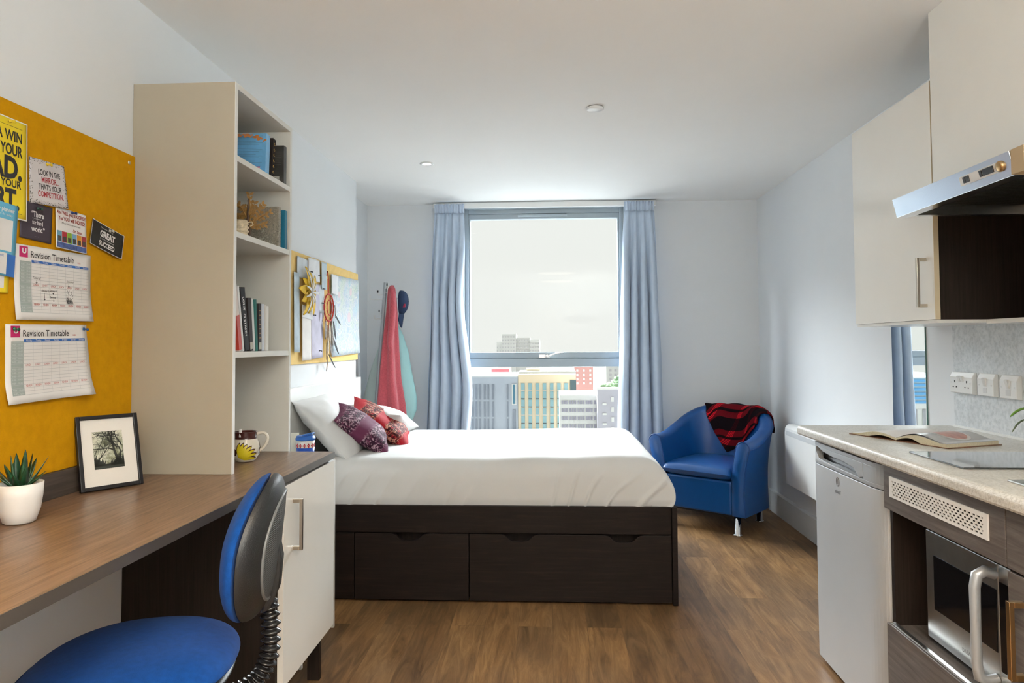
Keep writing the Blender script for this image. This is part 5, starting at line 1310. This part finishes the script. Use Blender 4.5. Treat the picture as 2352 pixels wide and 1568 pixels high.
# ================================================================== PAPERS AND ORNAMENTS ABOVE THE BED
def pale(n, c_, v=.15, s=14): return mat(n, c_, .75, var=v, vscale=s)
P1, P2, P3, P4, P5 = pale('silver_paper', (.62, .67, .70)), pale('white_crinkled_paper', (.78, .80, .82), .08), pale('lilac_paper', (.58, .56, .68), .12), pale('pale_blue_paper', (.52, .62, .68)), pale('off_white_paper', (.82, .79, .76), .05)
cl = lambda a: (lambda x, y: .008 + a * math.sin(x * 22) * .5 + .010 * abs(y))
for (nm, y, z, w, h, m_, d_, an, lab) in [
    ('paper_sheet', 3.60, 1.728, .17, .110, P1, .002, -1, 'silver-grey crumpled sheet at the top left of the pale pinboard'),
    ('paper_sheet', 3.76, 1.740, .19, .125, P2, .006, 1, 'white crinkled sheet at the top middle of the pale pinboard'),
    ('paper_strip', 3.555, 1.640, .075, .42, P4, .002, 0, 'tall pale blue paper strip at the left edge of the pale pinboard'),
    ('paper_strip', 3.665, 1.460, .14, .285, P5, .006, 0, 'long off-white paper strip low on the pale pinboard'),
    ('paper_strip', 3.800, 1.600, .20, .42, P3, .004, 2, 'long lilac paper beside the red dreamcatcher'),
    ('paper_sheet', 3.655, 1.475, .17, .070, P2, .010, -3, 'small white pinned sheet below the yellow paper star'),
    ('paper_strip', 3.975, 1.742, .085, .16, P4, .008, 0, 'narrow pale blue paper near the top of the pale pinboard'),
    ('paper_sheet', 3.93, 1.600, .10, .16, P1, .003, 3, 'grey-white sheet left of the dreamcatcher'),
    ('paper_sheet', 4.16, 1.690, .13, .12, P2, .010, -2, 'round-cornered white paper above the map poster')]:
    sheet(nm, lab, 'paper', y, z, w, h, m_, math.radians(an), cl(.004), d_)
# star map / patterned poster
def map_mat():
    m, nt, b = nodes('pastel_line_pattern'); v = coords(nt); n = tex_noise(nt, v, 9, 2, .5, 4.0); n2 = tex_noise(nt, v, 6, 3, .5)
    a = ramp(nt, n, [(.42, (.50, .62, .68)), (.455, (.72, .78, .80)), (.48, (.46, .58, .66)), (.51, (.76, .80, .80)), (.55, (.52, .64, .68)), (.58, (.74, .76, .80)), (.63, (.50, .60, .70))])
    t = ramp(nt, n2, [(.35, (.86, .98, 1)), (.5, (1, .96, .98)), (.65, (1, 1, .86))])
    x = nt.nodes.new('ShaderNodeMix'); x.data_type = 'RGBA'; x.blend_type = 'MULTIPLY'; x.inputs['Factor'].default_value = 1
    nt.links.new(a, x.inputs[6]); nt.links.new(t, x.inputs[7]); nt.links.new(x.outputs[2], b.inputs['Base Color']); b.inputs['Roughness'].default_value = .6; return m
o, rect, text, cf = sheet('patterned_poster', 'pale blue poster with fine pastel line pattern at the right of the pale pinboard', 'poster', 4.175, 1.690, .62, .505, map_mat(), math.radians(1.5), lambda x, y: .004 + .012 * max(0, -y - .35) * 3, .003)
q = MB(); rn = random.Random(8)
def ring(cx, cy, rx, ry, w):
    pts = [(cx + rx * math.cos(a), cy + ry * math.sin(a)) for a in [i * PI / 20 for i in range(41)]]
    vs = []
    for (x, y) in pts:
        for s in (1 - w / rx, 1 + w / rx): xx, yy = cx + (x - cx) * s, cy + (y - cy) * s; vs.append(Vector((xx, yy, cf(xx, yy) + .0007)))
    q.add(vs, [(2 * i, 2 * i + 1, 2 * i + 3, 2 * i + 2) for i in range(40)])
for (cx, cy, rx, ry) in [(.42, -.09, .07, .055), (.42, -.09, .05, .035), (.38, -.26, .10, .06), (.38, -.26, .07, .04), (.40, -.41, .055, .06), (.40, -.41, .035, .04), (.14, -.12, .06, .05), (.16, -.30, .07, .07), (.16, -.30, .04, .04), (.55, -.20, .04, .08), (.55, -.40, .04, .05), (.25, -.44, .05, .03)]: ring(cx, cy, rx, ry, .0022)
q.build('line_art', mat('pale_line_print', (.80, .82, .74), .6), o, world=False)
q = MB()
for (cx, cy, r) in [(.42, -.09, .028), (.38, -.26, .035), (.16, -.12, .02)]:
    q.add([Vector((cx + r * math.cos(a), cy + r * math.sin(a), cf(cx, cy) + .0006)) for a in [i * PI / 10 for i in range(20)]], [tuple(range(20))])
q.build('pastel_spots', mat('pastel_pink_yellow', (.74, .62, .66), .6), o, world=False)
for k, (y, z) in enumerate([(3.72, 1.66), (3.88, 1.655), (3.63, 1.50), (4.02, 1.70), (3.78, 1.46), (3.99, 1.48), (3.86, 1.215), (4.24, 1.60), (3.98, 1.55)]):
    pass
for (y, z, lab) in [(3.775, 1.663, 'small dark pin on the silver-grey sheet above the paper star'), (3.905, 1.655, 'small dark pin at the foot of the white crinkled sheet'), (3.985, 1.585, 'small dark pin under the narrow pale blue paper'), (3.965, 1.50, 'small dark pin left of the dreamcatcher ring'), (3.83, 1.425, 'small dark pin below the yellow paper star'), (3.93, 1.225, 'small dark pin at the foot of the long lilac paper')]:
    pin(y, z, mat('dark_pin', (.03, .03, .04), .4), lab, .022)
# folded yellow paper star
stt = thing('paper_star', 'yellow folded paper star with white petals on the pale pinboard', 'paper ornament', (XB + .03, 3.725, 1.545))
yb, wb2 = MB(), MB(); cY, cZ = 3.735, 1.545
def leafp(mb, ang, L, w, lift, x0=.03):
    d_ = Vector((0, math.cos(ang), math.sin(ang))); n_ = Vector((0, -math.sin(ang), math.cos(ang))); c_ = Vector((XB + x0, cY, cZ)); N = 8; vs = []
    for i in range(N + 1):
        s = i / N; ww = w * math.sin(PI * (s * .92 + .04)) ; p = c_ + d_ * L * s + Vector((lift * math.sin(s * PI), 0, 0))
        vs += [p - n_ * ww + Vector((.006, 0, 0)), p, p + n_ * ww + Vector((.006, 0, 0))]
    mb.add(vs, [(3 * i + a, 3 * i + a + 1, 3 * i + 4 + a, 3 * i + 3 + a) for i in range(N) for a in (0, 1)], True)
for k in range(11): leafp(yb, k * 2 * PI / 11 + .2, .115 + .03 * (k % 2), .028, .014, .02)
yo = yb.build('yellow_petals', mat('marigold_paper', (.80, .50, .02), .6, var=.2, vscale=30), stt, solid=.0008)
for k in range(9): leafp(wb2, k * 2 * PI / 9 + .0, .085 + .05 * (k % 3 == 0), .0080, .010, .037)
wb2.build('white_petals', M['paper'], stt, solid=.0008)
# dreamcatcher
dc = thing('dreamcatcher', 'red dreamcatcher with hanging brown feathers on the pale pinboard', 'dreamcatcher', (XB + .02, 4.09, 1.48))
RX = .088; cY, cZ, X0 = 4.095, 1.480, XB + .022
M['redyarn'] = mat('red_suede_cord', (.50, .035, .025), .7)
MB().tube([(X0, cY + RX * math.cos(a), cZ + RX * .92 * math.sin(a)) for a in [k * PI / 24 for k in range(49)]], .0045, 10).build('hoop', M['redyarn'], dc)
MB().tube([(X0 + .003, cY + .045 * math.cos(a), cZ + .045 * math.sin(a)) for a in [k * PI / 16 for k in range(33)]], .0028, 8).build('inner_ring', M['redyarn'], dc)
wv = MB()
for k in range(12):
    a = k * PI / 6; b_ = a + PI / 12; wv.tube([(X0, cY + RX * math.cos(a), cZ + RX * .92 * math.sin(a)), (X0 + .002, cY + .045 * math.cos(b_), cZ + .045 * math.sin(b_)), (X0, cY + RX * math.cos(a + PI / 6), cZ + RX * .92 * math.sin(a + PI / 6))], .0009, 5)
wv.build('web', mat('orange_thread', (.65, .30, .12), .7), dc)
MB().tube([(X0, cY - .01, cZ + RX), (X0, cY - .012, cZ + .17), (X0, cY - .03, cZ + .215), (X0, cY - .045, cZ + .19)], .0035, 8).build('hanging_cord', M['redyarn'], dc)
MB().tube([(X0, cY - .020, cZ + RX), (X0, cY - .022, cZ + .17)], .0025, 8).build('hanging_cord', M['redyarn'], dc)
fcol = [mat('feather_grey', (.22, .19, .17), .8, var=.5, vscale=60), mat('feather_brown', (.20, .12, .06), .8, var=.6, vscale=60), mat('feather_black', (.03, .035, .04), .8, var=.4, vscale=60), mat('feather_cream', (.55, .47, .36), .8, var=.3, vscale=60)]
def feather(y, z, L, w, an, mi, bend=.2, x=0):
    N = 12; vs = []; d_ = an; p = Vector((X0 + .004 + x, y, z))
    for i in range(N + 1):
        s = i / N; dv = Vector((.0, math.sin(d_ + bend * s), -math.cos(d_ + bend * s))); n_ = Vector((0, dv.z, -dv.y)); ww = w * math.sin(PI * min(1, s * .9 + .08)) ** .7
        vs += [p - n_ * ww + Vector((.003, 0, 0)), p, p + n_ * ww + Vector((.003, 0, 0))]; p = p + dv * L / N
    dcq = MB().add(vs, [(3 * i + a, 3 * i + a + 1, 3 * i + 4 + a, 3 * i + 3 + a) for i in range(N) for a in (0, 1)], True)
    dcq.build('feather', fcol[mi], dc, solid=.0008)
for f_ in [(4.02, 1.40, .11, .016, -.1, 0), (4.05, 1.375, .13, .018, .1, 1), (4.09, 1.38, .12, .018, .05, 3), (4.13, 1.38, .13, .017, .15, 0), (4.16, 1.40, .12, .016, .35, 2), (4.20, 1.44, .12, .008, 1.0, 2), (4.06, 1.30, .10, .018, 0, 3), (4.10, 1.28, .10, .014, .3, 0), (4.16, 1.30, .15, .012, .75, 2), (4.04, 1.27, .10, .016, -.1, 1), (4.08, 1.20, .15, .007, .9, 2), (4.06, 1.19, .09, .010, -.35, 1), (3.98, 1.46, .07, .013, -.4, 0), (4.19, 1.50, .08, .010, .1, 0)]: feather(*f_)
for (y0, z0, y1, z1) in [(4.03, 1.41, 4.03, 1.30), (4.09, 1.395, 4.08, 1.22), (4.15, 1.405, 4.15, 1.30)]: MB().tube([(X0, y0, z0), (X0 + .003, y1, z1)], .0022, 6).build('hanging_cord', M['redyarn'], dc)

# ================================================================== OPEN BOOK ON THE WORKTOP
ob = thing('open_cookbook', 'open hardback book lying on the worktop beyond the hob', 'book', (1.205, 2.525, .9105), math.atan2(-.926, .377))
# local x runs from left page edge to right page edge, local y from the bottom edge of the page to the top
PH = .235
def arc(x, s): return x
def leaf(x_end, z_start, z_peak, z_end, thick, n=22):
    pts = []
    for i in range(n + 1):
        s = i / n; x = x_end * s
        z = z_start * (1 - s) + z_end * s + z_peak * math.sin(min(1, s * 1.15) * PI) ** 1.2 * (1 - s * .35)
        pts.append((x, max(.0015, z)))
    return pts
def slab(top_, bot_, m, nm, parent, y0=0, y1=PH):
    mb = MB(); n = len(top_); vs = [(x, y0, z) for x, z in top_] + [(x, y1, z) for x, z in top_] + [(x, y0, z) for x, z in bot_] + [(x, y1, z) for x, z in bot_]
    fs = []
    for i in range(n - 1):
        fs += [(i, i + 1, n + i + 1, n + i), (2 * n + i, 3 * n + i, 3 * n + i + 1, 2 * n + i + 1), (i, 2 * n + i, 2 * n + i + 1, i + 1), (n + i, n + i + 1, 3 * n + i + 1, 3 * n + i)]
    fs += [(0, n, 3 * n, 2 * n), (n - 1, 3 * n - 1, 4 * n - 1, 2 * n - 1)]; fs[-1] = (n - 1, 2 * n - 1, 4 * n - 1, 3 * n - 1)
    mb.add(vs, fs); return mb.build(nm, m, parent, world=False)
MB().box(-.205, .205, -.004, PH + .004, 0, .0022).build('cover', mat('brown_hardcover', (.16, .07, .035), .5), ob, world=False)
paged = mat('cream_page_edges', (.55, .50, .36), .7, var=.12, vscale=200)
photop = mat('glossy_printed_page', (.42, .42, .42), .25, var=.2, vscale=7)
R_top = leaf(.196, .010, .020, .0135, 0); R_bot = [(x, max(.0023, z - .013 - .001 * math.sin(x * 16))) for x, z in R_top]
R_bot = [(x, .0024 + max(0, .014 * math.sin(min(1, x / .10) * PI))) for x, z in R_top]
slab(R_top, R_bot, paged, 'right_pages', ob)
L_top = [(-x, z) for x, z in leaf(.196, .010, .016, .006, 0)]; L_bot = [(x, .0024 + max(0, .010 * math.sin(min(1, -x / .12) * PI))) for x, z in L_top]
slab(L_top, L_bot, paged, 'left_pages', ob)
slab([(x, z + .0012) for x, z in R_top], [(x, z + .0002) for x, z in R_top], photop, 'printed_page', ob, .002, PH - .002)
slab([(x, z + .0012) for x, z in L_top], [(x, z + .0002) for x, z in L_top], M['paper'], 'left_page', ob, .002, PH - .002)
slab([(x, z + .004 * math.sin(PI * x / .196) + .0016) for x, z in R_top], [(x, z + .004 * math.sin(PI * x / .196) + .0011) for x, z in R_top], photop, 'loose_page', ob, .002, PH - .002)
def ontop(x): 
    for (x0, z0), (x1, z1) in zip(R_top, R_top[1:]):
        if x0 <= x <= x1: return z0 + (z1 - z0) * (x - x0) / (x1 - x0) + .004 * math.sin(PI * x / .196) + .0022
    return .012
for (r, m_) in [(.062, mat('white_plate_print', (.62, .62, .60), .3)), (.052, mat('pink_food_print', (.42, .20, .16), .3, var=.35, vscale=40))]:
    q = MB(); vs = []
    for j in range(5):
        for k in range(36):
            a = k * PI / 18; x = .105 + r * (j / 4) * math.cos(a); y = .125 + r * (j / 4) * math.sin(a); vs.append((x, y, ontop(x) + (.0004 if r < .06 else 0)))
    q.add(vs, [(j * 36 + k, j * 36 + (k + 1) % 36, (j + 1) * 36 + (k + 1) % 36, (j + 1) * 36 + k) for j in range(4) for k in range(36)]); q.build('food_picture', m_, ob, world=False)

# potted plant on the worktop, just past the picture edge: its leaf tips reach into view
sp = thing('potted_plant', 'green leafy plant on the worktop whose drooping leaves enter at the right picture edge', 'potted plant', (1.47, 1.90, .9105))
MB().lathe([(0, 0), (.040, 0), (.052, .085), (.056, .085), (.056, .095), (.050, .095), (.046, .07), (0, .07)], (1.47, 1.85, .9158 - .0), 36).build('pot', M['ceramic'], sp)
def ribbon(pts, w, parent, m_):
    P = spline([Vector(p) for p in pts], 26); vs = []
    for i, p in enumerate(P):
        t = (P[min(i + 1, 25)] - P[max(i - 1, 0)]).normalized(); sd = t.cross(Vector((.15, .1, 1))).normalized(); s = i / 25; ww = w * (math.sin(PI * min(1, .12 + s * .86)) ** .7)
        up = sd.cross(t); vs += [p - sd * ww + up * ww * .25, p, p + sd * ww + up * ww * .25]
    MB().add(vs, [(3 * i + a, 3 * i + a + 1, 3 * i + 4 + a, 3 * i + 3 + a) for i in range(25) for a in (0, 1)], True).build('leaf', m_, parent, solid=.0012)
b0 = (1.47, 1.85, .995)
ribbon([b0, (1.46, 1.93, 1.055), (1.435, 2.06, 1.072), (1.405, 2.16, 1.055), (1.390, 2.20, 1.028)], .011, sp, M['leaf2'])
ribbon([b0, (1.47, 1.96, 1.035), (1.44, 2.08, 1.045), (1.408, 2.17, 1.020), (1.394, 2.20, .982)], .006, sp, mat('grey_green_leaf', (.16, .22, .13), .4))
ribbon([b0, (1.49, 1.96, 1.015), (1.47, 2.06, 1.015), (1.455, 2.12, .985), (1.450, 2.14, .950)], .006, sp, mat('grey_green_leaf', (.16, .22, .13), .4))
for k in range(9):
    a = k * .7 + .3; L = .12 + .03 * (k % 3)
    if .9 < (a % (2 * PI)) < 2.4: continue
    ribbon([b0, (b0[0] + .4 * L * math.cos(a) * .6, b0[1] + .4 * L * math.sin(a), b0[2] + .06), (b0[0] + .8 * L * math.cos(a) * .6, b0[1] + .8 * L * math.sin(a), b0[2] + .075), (b0[0] + L * math.cos(a) * .6, b0[1] + L * 1.1 * math.sin(a), b0[2] + .04)], .009, sp, M['leaf2'])

# ================================================================== OUTSIDE: THE CITY BELOW
G = -48
def om(n, c_, r=.8, var=.05, vs=.05): return mat(n, c_, r, var=var, vscale=vs)
struct('ground', bx(-600, 600, 10, 1500, G - 1, G), om('city_ground', (.25, .255, .25), var=.2))
OB = {}
A = om('grey_cladding', (0.345, 0.381, 0.438)); A2 = om('slot_window_dark', (0.183, 0.208, 0.252)); WH = om('white_render', (0.597, 0.597, 0.575)); SAND = om('sand_render', (.64, .53, .37)) if 1 else om('sand_render', (0.690, 0.517, 0.277)); GL = om('green_blue_glazing', (0.194, 0.345, 0.381), .3); GD = om('dark_transom', (0.057, 0.093, 0.104)); BR = om('brick_red', (0.482, 0.252, 0.230)); CC = om('concrete_band', (0.575, 0.575, 0.553)); WG = om('mauve_window', (0.252, 0.241, 0.298), .3); MV = om('mauve_grey_block', (0.392, 0.381, 0.424)); FAR = om('hazy_tower', (.40, .40, .38)); FAR2 = om('hazy_tower_window', (.30, .30, .30)); RED = om('red_roof', (0.805, 0.183, 0.208)); BLU = om('blue_roof', (0.115, 0.345, 0.632))
b = thing('grey_tower_block', 'grey clad building with vertical slot windows, left in the window view', 'building', (-20, 245, G))
bx(-29.5, -11.7, 245, 275, G, -10.3).build('wall', A, b)
bx(-29.7, -11.65, 244.8, 275, -10.3, -9.7).build('parapet', om('pale_parapet', (.48, .50, .52)), b)
for k, x in enumerate([-27.6, -26.3, -25.0, -23.4, -22.1, -20.4, -15.3]):
    for j in range(5):
        zt_ = -12.8 - j * 6.0
        bx(x - .28, x + .28, 244.7, 244.95, zt_ - 5.3, zt_).build('slot_window', A2, b)
fr_ = bx(-13.8, -12.2, 244.5, 244.95, -20.0, -12.6).build('framed_window', WH, b); bx(-13.4, -12.6, 244.4, 244.49, -19.6, -12.9).build('pane', om('deep_blue_pane', (.05, .16, .24), .2), fr_)
bx(-13.5, -12.5, 244.6, 244.95, -34, -21.5).build('slot_window', A2, b)
b = thing('sand_office_block', 'sand coloured office block with columns of tall green-blue windows', 'building', (-1.5, 245, G))
bx(-11.6, 8.6, 245, 270, G, -9.3).build('wall', SAND, b)
for k in range(7):
    x = -9.9 + k * 2.52
    for j in range(8):
        z = -12.4 - j * 2.85; w = bx(x - .62, x + .62, 244.7, 244.95, z - 2.7, z).build('window', GL, b); bx(x - .62, x + .62, 244.6, 244.69, z - 2.7, z - 2.4).build('transom', GD if j % 3 else om('pale_transom', (.5, .5, .46)), w)
bx(6.6, 8.7, 244.6, 244.95, -20.5, -11.4).build('corner_glazing', GD, b)
bx(-11.6, 8.8, 250, 262, -9.3, -8.5).build('roof_plant', om('roof_grey', (.38, .42, .46)), b)
bx(-9, -4, 255, 262, -8.5, -7.6).build('roof_plant', SAND, b)
b = thing('banded_office_block', 'low pale office block with four bands of small windows, right in the window view', 'building', (9, 215, G))
bx(2.6, 15.8, 217, 240, G, -14.6).build('wall', CC, b)
for j in range(6):
    z = -16.2 - j * 2.45
    for k in range(5):
        for q in range(3):
            x = 3.4 + k * 2.5 + q * .75
            if x < 15.3: bx(x - .28, x + .28, 216.8, 216.98, z - 1.1, z).build('window', WG, b)
b = thing('mauve_block', 'plain mauve grey stair tower block at the right of the window view', 'building', (17, 210, G))
bx(13.9, 26, 212, 216.6, G, -12.6).build('wall', MV, b); bx(13.7, 26.2, 211.8, 216.7, -12.6, -12.1).build('parapet', WH, b)
for j in range(7):
    bx(15.4, 16.6, 211.7, 211.95, -17.2 - j * 3.0, -16.6 - j * 3.0).build('window', WH, b)
    bx(18.0, 18.8, 211.7, 211.95, -16.2 - j * 3.0, -14.8 - j * 3.0).build('window', WH, b)
b = thing('hazy_tower_block', 'pale hazy tower block on the horizon above the window crossbar', 'building', (-28, 600, G))
bx(-42, -30, 600, 620, G, 10.0).build('wall', FAR, b); bx(-30, -18, 602, 622, G, 6.8).build('wall', FAR, b); bx(-18, -9.5, 600, 620, G, 5.0).build('wall', FAR, b); bx(-47, -42, 604, 622, G, 3.5).build('wall', FAR, b)
for j in range(6):
    for k in range(16):
        x = -46 + k * 2.35; z = 8.2 - j * 3.0
        if (x < -42 and z > 2) or (x > -18 and z > 3.5) or (x > -30 and z > 5.5): continue
        bx(x - .5, x + .5, 599.6, 599.9, z - 1.2, z).build('window', FAR2, b)
b = thing('brick_tower', 'hazy red brick flats beside the green trees on the horizon', 'building', (23, 500, G))
bx(16.5, 30, 500, 515, G, -15.2).build('wall', BR, b)
for j in range(4):
    for k in range(3): bx(18 + k * 4.6, 19.4 + k * 4.6, 499.5, 499.9, -18.5 - j * 3, -17 - j * 3).build('window', WH, b)
b = thing('pale_flats', 'pale hazy flats at the right edge of the window view', 'building', (60, 640, G))
bx(50, 75, 640, 655, G, -19).build('wall', FAR, b)
for j in range(3):
    for k in range(4): bx(53 + k * 4.6, 55 + k * 4.6, 639.5, 639.9, -24 - j * 4, -22 - j * 4).build('window', FAR2, b)
b = thing('red_roofed_shed', 'distant low building with a red roof behind the grey block', 'building', (-25, 420, G))
bx(-55, 5, 420, 440, G, -17).build('wall', WH, b); bx(-36, -25, 419, 439, -17, -13.5).build('roof', RED, b); bx(-18, -8, 419, 439, -17, -15).build('roof', om('slate_roof', (.30, .38, .42)), b)
b = thing('blue_striped_building', 'blue striped low building seen in the wall mirror', 'building', (-128, 250, G))
bx(-165, -95, 250, 275, G, -20).build('wall', WH, b)
for j in range(6): bx(-165, -95, 249.5 + j * .02, 249.9, -20 + j * 1.5, -19.2 + j * 1.5).build('blue_band', BLU, b)
bx(-165, -95, 250, 275, -20, -11).build('upper_wall', om('pale_blue_wall', (.35, .5, .6)), b)
for k in range(24): bx(-164 + k * 2.9, -163 + k * 2.9, 249.6, 249.9, -30, -22).build('fin', om('grey_fin', (.3, .3, .32)), b)
# trees
def crown(r, seed):
    bm = bmesh.new(); bmesh.ops.create_icosphere(bm, subdivisions=4, radius=1)
    for v in bm.verts:
        n = noise.noise(v.co * 1.6 + Vector((seed, 0, 0))) * .5 + noise.noise(v.co * 4.5 + Vector((seed, 3, 0))) * .28
        v.co *= 1 + n; v.co.z *= .8
    me = bpy.data.meshes.new('crown'); bmesh.ops.scale(bm, vec=(r, r, r), verts=bm.verts); bm.to_mesh(me); bm.free()
    for p in me.polygons: p.use_smooth = True
    return me
TG = mat('tree_green', (.17, .26, .14), .9, var=.5, vscale=.25)
base_tree = None
def tree(x, y, z, r, seed, label, group):
    t = thing('tree', label, 'tree', (x, y, G), 0, group)
    me = crown(r, seed); me.materials.append(TG); o = bpy.data.objects.new('crown', me); C.objects.link(o); o.parent = t; o.location = (0, 0, z - G)
    MB().tube([(0, 0, 0), (0, 0, z - G)], [.5, .3], 8).build('trunk', om('bark', (.14, .11, .09)), t, world=False)
rn = random.Random(11)
for r_ in range(4):
    for k in range(4): tree(30 + k * 12.5 + (r_ % 2) * 6 + r_ * 1.5, 372 + r_ * 14, -31.5 + r_ * 3.4 + 1.2 * math.sin(k * 2.1), rn.uniform(4.5, 5.2), k + r_ * 5, 'hazy green tree on the wooded slope behind the pale office block', 'trees on the wooded slope')
for k, (x, y) in enumerate([(-15, 190), (-2.5, 195), (1.2, 196)]): tree(x, y, -25.6, 2.6 if k else 2.0, 30 + k, 'small green street tree in front of the office blocks, low in the window view', 'street trees')
# nothing in this scene is kept from the renderer
